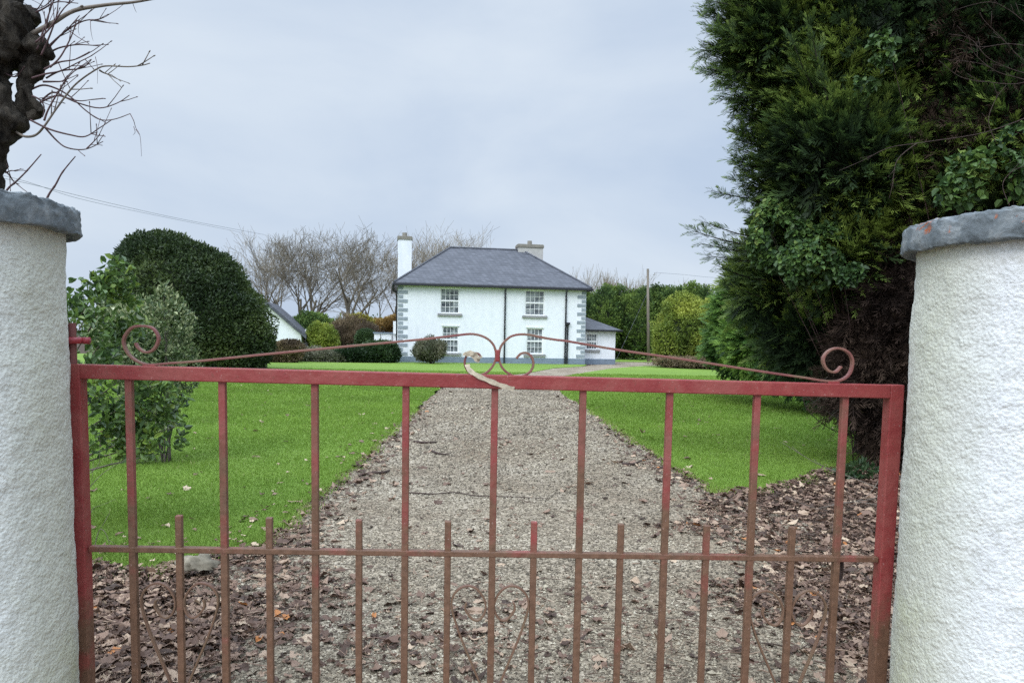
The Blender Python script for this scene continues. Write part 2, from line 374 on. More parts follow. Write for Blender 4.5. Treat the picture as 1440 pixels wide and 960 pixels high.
M = dict(chim=plain('shaded_chimney_render', (.40, .385, .36), .9, .2, .12, 4), gate=gate_paint('gate_paint', .35, 1.9), bars=gate_paint('gate_bar_paint', .72, .85), scroll=gate_rust(), pillL=roughcast('roughcast_left', -1.0, 1.15), pillR=roughcast('roughcast_right', 1.0), cap=cap_mat(),
    gravel=gravel_mat(), soil=soil_mat(), lawn=lawn_mat(), wall=house_wall(), slate=slate(), glass=glass(), polew=wood_pole(),
    plinth=plain('plinth_paint', (.17, .21, .26), .7), quoin=plain('quoin_paint', (.25, .285, .31), .7), frame=plain('window_frame', (.78, .78, .78), .4, .4, .03),
    sill=plain('sill_stone', (.24, .24, .24), .8), dark=plain('gutter_black', (.012, .013, .017), .35, .5), capstone=plain('chimney_cap_stone', (.20, .185, .155), .85),
    rust=plain('rusty_iron', (.05, .032, .026), .8, .3, .4, 40), strap=plain('bleached_strap', (.40, .34, .25), .85, .2, .25, 60),
    hook=plain('red_hook_paint', (.26, .022, .03), .45, .5, .3, 60), wire=plain('wire_grey', (.17, .18, .20), .6),
    bark=bark('grey_bark', (.05, .042, .034), (.14, .12, .10)), darkbark=bark('dark_mossy_bark', (.008, .007, .006), (.065, .055, .042), 22),
    twig=plain('red_brown_twig', (.075, .042, .042), .7, .3, .3, 12), twigl=plain('pale_branch', (.15, .125, .10), .7, .3, .3, 12),
    paletree=plain('pale_winter_twigs', (.22, .19, .14), .9, .1, .2, 1), greytree=plain('grey_winter_twigs', (.145, .125, .092), .9, .1, .2, 1),
    stone=plain('field_stone', (.20, .175, .13), .9, .2, .4, 14),
    core=plain('brown_shade_core', (.016, .011, .009), .95, .1, .5, 9), greencore=plain('green_shade_core', (.018, .024, .012), .95, .1, .4, 5),  # near-black core colours: the shade inside the crowns is painted in
    f_dome=leafmat('dome_leaves', [(.2, (.020, .036, .014)), (.5, (.040, .064, .020)), (.8, (.085, .115, .032))], .5, .3),
    f_near=leafmat('broad_leaves', [(.12, (.034, .068, .022)), (.42, (.078, .14, .038)), (.72, (.14, .23, .05)), (.97, (.24, .30, .04))], .35, .5),
    f_var=leafmat('variegated_leaves', [(.15, (.05, .085, .03)), (.45, (.13, .18, .07)), (.75, (.34, .37, .19)), (.95, (.55, .56, .38))], .45, .4),
    f_con=leafmat('conifer_sprays', [(.10, (.014, .026, .011)), (.36, (.040, .072, .022)), (.56, (.095, .15, .032)), (.82, (.22, .29, .060))], .6, .25, .3),
    f_dead=leafmat('dead_conifer_sprays', [(.2, (.016, .011, .009)), (.5, (.034, .022, .017)), (.8, (.066, .045, .032))], .9, .1, .1),
    f_con2=leafmat('fresh_conifer_sprays', [(.15, (.020, .050, .012)), (.5, (.06, .13, .025)), (.85, (.15, .25, .04))], .6, .25, .2),
    f_ivy=leafmat('ivy_leaves', [(.15, (.020, .045, .014)), (.5, (.045, .090, .024)), (.8, (.10, .17, .036)), (.97, (.24, .28, .07))], .5, .3, .2),
    f_hedge=leafmat('hedge_sprays', [(.15, (.025, .048, .016)), (.45, (.065, .115, .032)), (.8, (.16, .23, .05))], .7, .2, .15),
    f_lime=leafmat('yellow_green_leaves', [(.15, (.085, .13, .024)), (.45, (.20, .25, .042)), (.8, (.36, .39, .07))], .55, .3),
    f_yel=leafmat('yellow_leaves', [(.15, (.12, .12, .02)), (.5, (.27, .24, .04)), (.85, (.42, .36, .06))], .6, .3),
    f_ochre=leafmat('ochre_leaves', [(.15, (.12, .07, .02)), (.5, (.26, .16, .05)), (.85, (.36, .26, .08))], .6, .3),
    f_grey=leafmat('grey_green_leaves', [(.15, (.06, .065, .04)), (.5, (.13, .135, .085)), (.85, (.24, .22, .15))], .6, .3),
    f_rust=leafmat('russet_leaves', [(.15, (.06, .045, .03)), (.5, (.14, .10, .06)), (.85, (.26, .20, .11))], .6, .3),
    f_dk=leafmat('laurel_leaves', [(.15, (.014, .030, .012)), (.5, (.030, .060, .022)), (.85, (.075, .12, .045))], .4, .4),
    grass=leafmat('grass_blades', [(.1, (.105, .175, .022)), (.45, (.15, .245, .034)), (.75, (.195, .305, .046)), (.9, (.25, .33, .07)), (1, (.34, .36, .14))], .6, .25, .3),
    litter=leafmat('fallen_leaf', [(.0, (.045, .026, .017)), (.3, (.118, .068, .046)), (.6, (.215, .138, .095)), (.85, (.36, .255, .175)), (.95, (.50, .39, .27)), (1, (.40, .16, .05))], .6, .35, .1),
    pebble=leafmat('pebble', [(.0, (.034, .027, .018)), (.3, (.115, .093, .064)), (.62, (.235, .195, .138)), (.86, (.37, .32, .23)), (1, (.58, .53, .42))], .7, .35, 0))

# ------------------------------------------------------------------ ground, drive, lawns
def sheet(name, xs_left, xs_right, ys, z, mat, cols=10):
    V = []; Fc = []
    for i, y in enumerate(ys):
        for j in range(cols+1):
            V.append((xs_left[i]+(xs_right[i]-xs_left[i])*j/cols, y, z))
    for i in range(len(ys)-1):
        for j in range(cols):
            a = i*(cols+1)+j; Fc.append((a, a+1, a+cols+2, a+cols+1))
    return tag(obj(name, fast(name, V, Fc), mat), kind='structure')
g = sheet('ground', [-700, -700], [700, 700], [-300, 1200], 0, M['soil'], 2)

def dens(pts, n):      # resample an outline finely with a ragged edge
    out = []
    for a, b in zip(pts[:-1], pts[1:]):
        k = max(1, int((Vector(b)-Vector(a)).length/n))
        for i in range(k):
            p = Vector(a).lerp(Vector(b), i/k); out.append(p)
    out.append(Vector(pts[-1])); return out
def ragged(pts, n, amp):
    amp = amp*1.5
    o = dens(pts, n)
    return [(p.x+amp*(mnoise.noise((p.x*1.7, p.y*1.7, 0))+.6*mnoise.noise((p.x*6, p.y*6, 3))), p.y+amp*(mnoise.noise((p.x*1.7, p.y*1.7, 9))+.6*mnoise.noise((p.x*6, p.y*6, 5)))) for p in o]
def flat(name, outline, z, mat, rim=0.0):
    import bmesh
    bm = bmesh.new(); vs = [bm.verts.new((x, y, z)) for x, y in outline]; f = bm.faces.new(vs)
    if f.calc_center_median() and f.normal.z < 0: f.normal_flip()
    if rim:
        n = len(vs); lo = [bm.verts.new((x, y, z-rim)) for x, y in outline]
        for i in range(n): bm.faces.new((vs[i], vs[(i+1) % n], lo[(i+1) % n], lo[i]))
    bmesh.ops.triangulate(bm, faces=[f]); bmesh.ops.recalc_face_normals(bm, faces=bm.faces)
    me = bpy.data.meshes.new(name); bm.to_mesh(me); return tag(obj(name, me, mat), kind='structure')
def g2(px, py): p = gnd(px, py); return (p.x, p.y)
L_edge = [(-1.72, 5.2), g2(395, 745), g2(440, 704), g2(500, 652), g2(560, 599), g2(615, 549), (-2.0, 26), (-1.4, 29.5), g2(735, 526), g2(779, 518), (4.2, 44.3), (5.0, 47.5), (6.9, 51), (7.2, 55.5), (11, 57), (22, 58)]
R_edge = [g2(1000, 690), g2(930, 645), g2(850, 590), g2(795, 558), (1.4, 22.5), (1.55, 26.5), g2(789, 531), g2(825, 524), g2(860, 518.5), g2(905, 515), (11, 49.5), (22, 50.5)]
drive = [(-2.1, -6), (-2.1, 3)]+L_edge+R_edge[::-1]+[(2.5, 6.2), (2.6, 4.5), (2.4, 3), (2.4, -6)]
flat('driveway', ragged(drive, .5, .05), .008, M['gravel'])
lawnL = [(-40, 5.0), (-5, 4.95), g2(130, 792), g2(200, 806), g2(255, 801), g2(330, 778), g2(372, 766)]+L_edge[1:11]+[(4.75, 47.9), (-7.0, 46.2), (-12, 52), (-40, 52)]
lawnR = [g2(1000, 690), g2(1075, 692), g2(1120, 676), g2(1150, 664), g2(1200, 655), g2(1240, 649), (6.5, 10.2), (13, 24), (20, 40), (21, 49.8)]+R_edge[::-1][1:]
lawnR2 = [(7.2, 55.6), (11, 57), (22, 58), (40, 59), (40, 78), (7.2, 78)]
LL = ragged(lawnL, .25, .06); LR = ragged(lawnR, .25, .06); LR2 = ragged(lawnR2, 1, .1)
flat('lawn', LL, .03, M['lawn'], .05); flat('lawn', LR, .03, M['lawn'], .05); flat('lawn', LR2, .03, M['lawn'], .05)
bpy.data.objects['lawn']['label'] = 'bright green lawn left of the gravel drive'
bpy.data.objects['lawn.001']['label'] = 'bright green lawn right of the gravel drive'
bpy.data.objects['lawn.002']['label'] = 'narrow far lawn before the tall evergreen hedge'

def inpoly(P, poly):
    x = P[:, 0]; y = P[:, 1]; c = np.zeros(len(P), bool); q = np.array(poly); j = len(q)-1
    for i in range(len(q)):
        xi, yi = q[i]; xj, yj = q[j]
        k = ((yi > y) != (yj > y)) & (x < (xj-xi)*(y-yi)/(yj-yi+1e-12)+xi); c ^= k; j = i
    return c
def scatter(n, y0, y1, pw=2.0, xm=.80):
    """ground points, denser towards the near end"""
    u = rng.random(n); e = 1-pw+1
    y = (y0**e+u*(y1**e-y0**e))**(1/e) if abs(e) > 1e-6 else y0*(y1/y0)**u
    return np.stack([(rng.random(n)*2-1)*y*xm, y], 1)
def grass():
    P = scatter(900000, 4.5, 34, 1.75, .74); k = inpoly(P, LL) | inpoly(P, LR); P = P[k]; n = len(P)
    y = P[:, 1]; p3 = np.c_[P, np.full(n, .022)]
    L = (.022+.028*rng.random(n))*(.75+.5*vnoise(p3, 2.0))*np.clip(y/9, 1, 1.5); W = .0032*np.clip(y/5, 1, 6)
    a = rng.random(n)*2*np.pi; s = np.c_[np.cos(a), np.sin(a), np.zeros(n)]
    lean = rng.normal(size=(n, 3))*.55; lean[:, 2] = 1; lean = unit(lean)
    V = np.stack([p3-s*W[:, None], p3+s*W[:, None], p3+lean*L[:, None]], 1).reshape(-1, 3)
    t = np.clip(.5*vnoise(p3, .6)+.32*vnoise(p3, 2.2)+.13*rng.random(n), 0, .97); t[rng.random(n) < .012] = 1
    E = []
    for poly in (LL, LR):
        q = np.array(poly); q = q[(q[:, 1] < 16) & (np.abs(q[:, 0]) < 6)]
        for a_ in q:
            k_ = int(260/max(a_[1]/5, 1)); E.append(a_+rng.normal(size=(k_, 2))*np.array([.055, .10])+rng.normal(size=(1, 2))*.03)
    E = np.concatenate(E); m = len(E); pe = np.c_[E, np.full(m, .008)]; Le = .03+.05*rng.random(m)
    ae = rng.random(m)*6.28; se = np.c_[np.cos(ae), np.sin(ae), np.zeros(m)]; le = rng.normal(size=(m, 3))*.8; le[:, 2] = 1; le = unit(le); We = .0035*np.clip(E[:, 1]/5, 1, 3)
    V = np.r_[V, np.stack([pe-se*We[:, None], pe+se*We[:, None], pe+le*Le[:, None]], 1).reshape(-1, 3)]; t = np.r_[t, np.clip(.45+.55*rng.random(m), 0, 1)]; n += m
    me = fast('grass', V, np.arange(3*n).reshape(-1, 3), np.repeat(t, 3))
    tag(obj('grass', me, M['grass']), 'short bright green mown grass growing on the lawns either side of the drive', 'grass', kind='stuff')
grass()

def pebbles():
    P = scatter(200000, 2.6, 28, 2.0, .58); k = inpoly(P, drive) | (P[:, 1] < 5.2); k &= (P[:, 0] > -2.6) & (P[:, 0] < 2.7)
    k &= ~(inpoly(P, LL) | inpoly(P, LR)); P = P[k]; n = len(P)
    r = (.0045+.0075*rng.random(n)**2.2)*np.clip(P[:, 1]/6, 1, 2.6); t = rng.random(n)
    big = rng.random(n) < .012; r[big] *= 1.9
    pt = np.c_[P, .008+r*.3]; t = np.clip(t*.72+.28*vnoise(pt, 1.4), 0, 1)
    a = rng.random(n)*6.28; ca, sa = np.cos(a), np.sin(a)
    oct_ = np.array([[1, 0, 0], [.3, .8, .1], [-.9, .25, 0], [-.3, -.75, .1], [0, 0, .75], [0, 0, -.5]])
    V = np.zeros((n, 6, 3))
    for i, o in enumerate(oct_):
        j = 1+rng.normal(size=(n, 3))*.16; x, y, z = o[0]*j[:, 0]*r, o[1]*j[:, 1]*r, o[2]*j[:, 2]*r
        V[:, i] = pt+np.c_[x*ca-y*sa, x*sa+y*ca, z]
    fc = np.array([[0, 1, 4], [1, 2, 4], [2, 3, 4], [3, 0, 4], [1, 0, 5], [2, 1, 5], [3, 2, 5], [0, 3, 5]])
    Fc = (np.arange(n)[:, None, None]*6+fc[None]).reshape(-1, 3)
    tag(obj('gravel', fast('gravel', V.reshape(-1, 3), Fc, np.repeat(t, 6)), M['pebble']), 'loose grey and buff gravel spread over the drive', 'gravel', kind='stuff')
pebbles()

def litter_density(P):
    x, y = P[:, 0], P[:, 1]; nz = vnoise(np.c_[P, np.zeros(len(P))], 1.3)
    left = np.clip((-1.15-x+(nz-.5)*1.2)/.6, 0, 1)*np.clip((5.7-y)/.5, 0, 1)
    right = np.clip((x-1.45+(nz-.5)*1.6)/.7, 0, 1)*np.clip((10.2-y)/1.2, 0, 1)
    lx = np.interp(y, [p[1] for p in L_edge[:6]], [p[0] for p in L_edge[:6]]); rx = np.interp(y, [p[1] for p in R_edge[:5]], [p[0] for p in R_edge[:5]])
    edge = (np.exp(-((x-lx-.12)/.26)**2)+np.exp(-((x-rx+.12)/.26)**2))*(.25+.75*nz)
    mid = .018+.10*np.clip(nz-.5, 0, 1)+.16*np.clip((4.3-y)/1.2, 0, 1)*np.clip((nz-.45)*4, 0, 1)
    lawn = inpoly(P, LL) | inpoly(P, LR)
    d = np.maximum.reduce([left, right, edge*np.clip(11/y, .2, 1)*.75, mid*(np.abs(x) < 2.2)*np.clip(8/y, .1, 1)])
    return np.where(lawn, .006+.035*np.clip((7.5-y)/2.5, 0, 1)*(nz > .5)+.03*np.clip(1-np.abs(x-lx)/.6, 0, 1), d), lawn
def litter():
    P = scatter(84000, 2.5, 24, 2.0, .66); d, lawn = litter_density(P); k = rng.random(len(P)) < d
    P = P[k]; lawn = lawn[k]; d = d[k]; n = len(P); m = 14
    th = np.linspace(0, 2*np.pi, m, endpoint=False)
    lob = (.05+.17*rng.random(n))[:, None]
    rad = (1-lob+lob*np.cos(th[None]*5+.4))*(1+rng.normal(size=(n, m))*.07); rad *= 1-.25*np.abs(np.sin(th/2))[None]
    asp = (.45+.5*rng.random(n))[:, None]; S = ((.018+.046*rng.random(n)**1.8)*np.clip(P[:, 1]/7, .9, 1.3))[:, None]
    x = rad*np.cos(th)*S; y = rad*np.sin(th)*S*asp
    c1 = rng.normal(size=(n, 1))*6; c2 = rng.normal(size=(n, 1))*9
    z = c1*x*x+c2*y*y+rng.normal(size=(n, m))*.004+ (x*rng.normal(size=(n, 1))*.12)
    V = np.zeros((n, m+1, 3)); V[:, 1:] = np.stack([x, y, z], 2); V[:, 0, 2] = -.004
    # random tilt and heading
    a = rng.random(n)*6.28; ti = rng.normal(size=n)*.26; ca, sa, ct, st = np.cos(a), np.sin(a), np.cos(ti), np.sin(ti)
    X, Y, Z = V[..., 0], V[..., 1], V[..., 2]; Y2 = Y*ct[:, None]-Z*st[:, None]; Z2 = Y*st[:, None]+Z*ct[:, None]
    X3 = X*ca[:, None]-Y2*sa[:, None]; Y3 = X*sa[:, None]+Y2*ca[:, None]
    h = np.where(lawn, .05, .018+.035*rng.random(n)*np.clip(d, 0, 1))
    V = np.stack([X3+P[:, :1], Y3+P[:, 1:], np.maximum(Z2+h[:, None], .010)], 2)
    t = np.clip(rng.random(n)**1.25*.92+(lawn*.22), 0, .95); t[rng.random(n) < .005] = 1
    i = np.arange(m); fc = np.stack([np.zeros(m, int), i+1, (i+1) % m+1], 1); Fc = (np.arange(n)[:, None, None]*(m+1)+fc[None]).reshape(-1, 3)
    me = fast('fallen_leaves', V.reshape(-1, 3), Fc, np.repeat(t, m+1))
    tag(obj('fallen_leaves', me, M['litter']), 'brown and purplish fallen leaves lying thick inside the gate and thinly along the drive', 'leaves', kind='stuff')
    P = scatter(30000, 2.7, 22, 2.1, .66); d, lawn = litter_density(P); k = (rng.random(len(P)) < d*.75+.07*np.clip((6.5-P[:, 1])/3, .12, 1)) & ~lawn; P = P[k]; n = len(P)
    a = rng.random(n)*6.28; L = .03+.16*rng.random(n)**3; dd = np.c_[np.cos(a)*L, np.sin(a)*L, rng.normal(size=n)*.01]
    p0 = np.c_[P, .02+.03*rng.random(n)]; q = p0+dd*.5+rng.normal(size=(n, 3))*.006; p1 = p0+dd; r = .0012+.0022*rng.random(n)
    for s_ in (q, p1): s_[:, 2] = np.maximum(s_[:, 2], .014)
    V1, F1 = segs_mesh(np.r_[p0, q], np.r_[q, p1], np.r_[r, r], np.r_[r, r*.6], 4)
    tag(obj('fallen_twigs', fast('fallen_twigs', V1, F1, np.repeat(np.tile(rng.random(n)*.8, 2), 8)), M['litter']), 'thin broken twigs scattered among the leaves and over the gravel', 'twigs', kind='stuff')
litter()
# ------------------------------------------------------------------ sticks and stone
def stick(label, pts, r):
    P = smoothline([gnd(*p, z=.02+.01*(i % 2)) for i, p in enumerate(pts)], 4)
    b = P[0].copy(); o = MB().tube([p-b for p in P], [r*(1-.6*i/(len(P)-1)) for i in range(len(P))], 6).obj('stick', M['rust'], smooth=True)
    o.location = b; tag(o, label, 'stick', 'broken sticks lying on the drive')
stick('dark broken stick lying on the gravel near the left lawn edge', [(583, 621), (600, 622), (614, 621)], .022)
stick('dark forked stick lying on the gravel below the first one', [(605, 633), (616, 637), (632, 639)], .02)
stick('long thin dark stick across the middle of the drive', [(572, 692), (610, 694), (640, 692), (672, 697), (720, 698), (775, 701)], .008)
stick('short dark stick by the right lawn edge', [(875, 652), (890, 652), (903, 647)], .02)
stick('small dark stick left of the middle of the drive', [(524, 664), (538, 664), (548, 661)], .02)
def stone(label, px, py, sx, sy, sz, seed):
    p = gnd(px, py); u = blob([((0, 0, .06), (sx, sy, sz))], 1.0, .5, 26); V = u[0]
    u_ = []
    for a in V: u_.append(a)
    V = np.array(V); V[:, 2] = np.maximum(V[:, 2]*1.0, -.02)
    o = obj('stone', fast('stone', V, u[1], None, True), M['stone']); o.location = (p.x, p.y, .03); o.rotation_euler = (0, 0, seed)
    tag(o, label, 'stone')
stone('pale lichened stone half buried in leaves at the left lawn corner', 277, 816, .11, .07, .07, .2)

# ------------------------------------------------------------------ gate
GL = at(110, 525, 2.67); GR = at(1257, 551, 2.83)
gx = Vector((GR.x-GL.x, GR.y-GL.y, 0)).normalized(); gn = Vector((gx.y, -gx.x, 0))       # gn points to the camera
gate = empty('gate', (GL.x, GL.y, 0), 0, 'rusty red metal field gate with scrolls and hearts, shut between two white round pillars', 'gate')
def gp(px, py, off=0.0): return onplane(px, py, GL+gn*off, gn)
def bar(name, a, b, hw, mat=M['gate'], hd=None, bevel=.003):
    """square bar between two points of the gate plane"""
    a = Vector(a); b = Vector(b); d = b-a; mb = MB(); mb.ribbon([a, b], gn, hd or hw, hw)
    return mb.obj(name, mat, gate, True, bevel)
def gateseg(px0, py0, px1, py1): return gp(px0, py0), gp(px1, py1)
tl, tr = gp(98, 523.5), gp(1270, 551.5)
up = Vector((0, 0, 1))

mz = (gp(125, 770).z+gp(1235, 786).z)/2
bar('middle_rail', gp(119, 770.5)+gx*.02, gp(1240, 785.5)-gx*.02, .0105, M['bars'], hd=.014)
def vbar(name, px, py, zt, zb, hw, hd=None, off=0.0):
    p = gp(px, py, off); return bar(name, Vector((p.x, p.y, zt)), Vector((p.x, p.y, zb)), hw, M['bars'], hd=hd)
ZB = .10
pl = gp(109, 600); pr = gp(1254, 600)
zL = gp(109, 511.5).z; zR = gp(1256, 540.5).z
bar('top_rail', Vector((pl.x, pl.y, zL-.0262))+gx*.0255, Vector((pr.x, pr.y, zR-.0262))-gx*.0255, .0255, bevel=.004)
bar('stile', Vector((pl.x, pl.y, zL)), Vector((pl.x, pl.y, ZB-.03)), .0265, bevel=.004)
bar('stile', Vector((pr.x, pr.y, zR)), Vector((pr.x, pr.y, ZB-.03)), .0265, bevel=.004)
bar('bottom_rail', Vector((pl.x, pl.y, ZB))+gx*.027, Vector((pr.x, pr.y, ZB))-gx*.027, .022)
for i, x in enumerate((182, 313, 443, 571, 696, 820, 942, 1065, 1188.5)):
    vbar('bar', x, 545, gp(x, 515+28*(x/1440)).z-.008, ZB+.022, .0125)
for x, y in ((252, 724), (379, 727), (505, 730), (630, 732), (751, 733), (873, 736), (993.5, 738), (1113.5, 740)):
    vbar('short_bar', x, y+10, gp(x, y).z, ZB+.022, .0118)
def scroll(name, pts, off=0, ht=.0042, hw=.0095, mat=M['scroll']):
    P = smoothline([gp(x, y, off) for x, y in pts], 4); return MB().ribbon(P, gn, hw, ht).obj(name, mat, gate, True, .0015, smooth=False)
scroll('scroll', [(191,482),(195,489),(204,495),(214,493),(221,484),(223,474),(215.6,462),(202.5,458.4),(187.5,460),(178,469),(174,480),(178,493),(187.5,504),(202.5,511.5),(217.5,512.5),(240,510.5),(280,507.5),(384,497),(488,487),(580,478.4),(625,473.5),(644,471.2),(665,469.6),(683,474.7),(694,485),(697.5,498),(696,508),(690,518.5),(681,525.5),(669,527),(658,521.5),(653.5,511),(655.6,501),(662.5,497),(672,497),(676.5,502)])
scroll('scroll', [(726,504),(732,497.6),(740,496),(747,501),(750,511),(747,520.5),(739,527),(728,529.5),(718,526.5),(708,519),(702.8,509),(701.7,498),(704.5,487),(710.7,479),(719.4,472.6),(732,470),(746,471),(760,474),(780.5,477.5),(800,480),(870,492),(950,503.5),(1050,519),(1100,526.5),(1132,531),(1160,535.5),(1180,535),(1194,525.6),(1198.5,508),(1192.5,495.5),(1179,489.5),(1165.6,493),(1157.5,503),(1159,514),(1165.6,521.5),(1175,522.5),(1182.5,515)])
def weld(name, px, py, w, h, d=.012):
    p = gp(px, py); return MB().box((-w, -d, -h), (w, d, h), Matrix.Translation(p) @ gx.to_track_quat('X', 'Z').to_matrix().to_4x4()).obj(name, M['gate'], gate, True, .003)
weld('weld', 699.6, 500, .008, .022); weld('weld', 729, 533, .022, .007); weld('weld', 1171, 538.5, .022, .007); weld('weld', 211, 514.5, .022, .006)
def heart(cx, cy, s=1.0):
    for sg in (-1, 1):
        P = [(cx+sg*x*s, cy+y*s) for x, y in ((33,-4),(35,5),(30,14),(24,20),(16,21),(9,14),(6,2),(9,-10),(18,-22),(30,-27),(43,-23),(52,-12),(54,2),(49,22),(40,48),(24,86),(10,120),(2,140))]
        scroll('heart_scroll', P, .0, .0035, .008)
heart(253, 846); heart(689, 850); heart(1107, 857)
# hinge pin on the gate
p = gp(102.5, 500); MB().tube([Vector((p.x, p.y, gp(102, 514).z-.01)), Vector((p.x, p.y, gp(102, 454).z))], .0135, 12).obj('hinge_pin', M['scroll'], gate, True)
p = gp(108, 514); MB().box((p.x-.03, p.y-.02, p.z-.008), (p.x+.012, p.y+.02, p.z+.006)).obj('hinge_plate', M['gate'], gate, True, .004)
# drop bolt hanging behind the right end
q = gp(1184, 790, -.05)
MB().tube(smoothline([q+Vector((0, 0, .03)), q, q-Vector((0, 0, .05)), q-Vector((.012, 0, .075)), q-Vector((.035, .0, .085))], 4), .007, 8).obj('drop_bolt', M['rust'], gate, True, smooth=True)
MB().ribbon([gp(1180, 788, -.02), gp(1180, 788, -.065)], gx, .014, .003).obj('bolt_bracket', M['rust'], gate, True)
# strap tied round the scroll and lying over the rail
strap = empty('strap', (gp(700, 530).x, gp(700, 530).y, gp(700, 530).z), 0, 'bleached flat strap knotted on the central gate scroll and trailing over the top rail', 'strap')
def ribb(name, pts, off, hw, ht, n=5):
    P = smoothline([gp(x, y, o) for (x, y), o in zip(pts, off)], n); mb = MB(); n0 = 0; m = len(P)
    for i, p in enumerate(P):
        t = (P[min(i+1, m-1)]-P[max(i-1, 0)]).normalized(); s = t.cross(gn).normalized(); w = hw*(1+.15*math.sin(i*1.3))
        for a, b in ((1, 1), (-1, 1), (-1, -1), (1, -1)): mb.v.append(tuple(p+s*w*a+gn*ht*b*(1+.4*math.sin(i*.9))))
    for i in range(m-1):
        for j in range(4): a = 4*i+j; b = 4*i+(j+1) % 4; mb.f.append((a, b, b+4, a+4))
    mb.f.append((3, 2, 1, 0)); e = 4*(m-1); mb.f.append((e, e+1, e+2, e+3)); return mb.obj(name, M['strap'], strap, True)
ribb('tail', [(657, 512), (660, 520), (672, 528), (690, 536), (708, 543), (723, 547)], [.013, .02, .030, .032, .031, .03], .0085, .0018)
ribb('knot', [(654, 499), (660, 496), (667, 498), (671, 503), (668, 507)], [.012, .02, .022, .018, .012], .008, .005)
ribb('loose_end', [(651, 498), (658, 499), (666, 501), (673, 503), (678, 501)], [.018, .02, .022, .024, .018], .004, .002)
ribb('loose_end', [(664, 500), (668, 505), (672, 508), (674, 504)], [.02, .024, .02, .012], .0045, .002)

# ------------------------------------------------------------------ pillars
def pillar(label, cx, cy, mat, seed, pool):
    root = empty('gate_pillar', (cx, cy, 0), 0, label, 'gate pillar')
    r0 = .37; nu, nv = 260, 190; zt = 1.838
    u, v = np.meshgrid(np.arange(nu), np.arange(nv), indexing='ij'); th = 2*np.pi*u.ravel()/nu; z = zt*v.ravel()/(nv-1)
    c = np.c_[np.cos(th)*r0, np.sin(th)*r0, z]
    r = r0+.003*(1-z/zt)+.0055*(vnoise(c+seed, 45)-.5)+.012*(vnoise(c+seed, 7)-.5)
    V = np.c_[np.cos(th)*r, np.sin(th)*r, z]; i = np.arange(nu)[:, None]; j = np.arange(nv-1)[None]
    q = np.stack([i*nv+j, ((i+1) % nu)*nv+j, ((i+1) % nu)*nv+j+1, i*nv+j+1], -1).reshape(-1, 4)
    obj('body', fast('body', V, q, None, True), mat, root)
    prof = [(.30, 1.836), (.375, 1.834), (.395, 1.826), (.410, 1.826), (.417, 1.834), (.418, 1.87), (.416, 1.905), (.412, 1.914), (.404, 1.919), (.37, 1.923), (.25, 1.932), (.12, 1.936), (.001, 1.937)]
    pr = smoothline([(a, 0, b) for a, b in prof], 5); nv = len(pr); nu = 300
    V = []
    for a in range(nu):
        t = 2*math.pi*a/nu
        for k, p_ in enumerate(pr):
            s = Vector((math.cos(t)*p_.x, math.sin(t)*p_.x, p_.z))
            w = mnoise.noise(s*7+Vector((seed, 0, 0)))*.0045+mnoise.noise(s*26+Vector((seed, 0, 0)))*.0035+mnoise.noise(s*60)*.003+mnoise.noise(s*140)*.002
            edge = 1+.9*max(0, 1-abs(p_.z-1.915)/.015)+.8*max(0, 1-abs(p_.z-1.83)/.012)
            f = 1+w*edge/max(p_.x, .2)
            V.append((s.x*f, s.y*f, s.z+(w*.9*edge if p_.z > 1.9 else w*.7*edge if p_.z < 1.84 else 0)))
    V = np.array(V); i = np.arange(nu)[:, None]; j = np.arange(nv-1)[None]
    q = np.stack([i*nv+j, ((i+1) % nu)*nv+j, ((i+1) % nu)*nv+j+1, i*nv+j+1], -1).reshape(-1, 4)
    obj('cap', fast('cap', V, q, None, True), M['cap'], root)
    return root
PLx, PLy, PRx, PRy = -1.886, 2.45, 1.772, 2.55
pL = pillar('white roughcast round pillar with grey cap on the left, carrying the gate hinge', PLx, PLy, M['pillL'], 3.3, 0)
pR = pillar('white roughcast round pillar with grey cap on the right, carrying the gate latch', PRx, PRy, M['pillR'], 8.1, 0)
# hinge eye on left pillar
a = gp(84, 479, -.02); b = gp(102.5, 478.5); e = gp(124, 479.5, .005)
mb = MB(); c = Vector((b.x, b.y, b.z)); mb.tube([a-gx*.05, a, b-gx*.025], [.012, .014, .015], 10)
ring = [c+Vector((math.cos(t)*.028*1.0, math.sin(t)*.028, 0)) for t in [2*math.pi*i/20 for i in range(21)]]
mb.tube(ring, .012, 10); mb.tube([c+gx*.025, c+gx*.058], [.012, .0125], 10)
mb.obj('hinge_eye', M['hook'], pL, True, smooth=True)
# latch bolt on right pillar
p = gp(1262, 778, 0); cR = Vector((PRx, PRy, p.z))
MB().tube([p-gx*.012, p+gx*.035, p+gx*.09], .006, 8).tube([p+gx*.013+Vector((0, 0, -.022)), p+gx*.016+Vector((0, 0, .03))], [.007, .004], 8).obj('latch_bolt', M['rust'], pR, True, smooth=True)

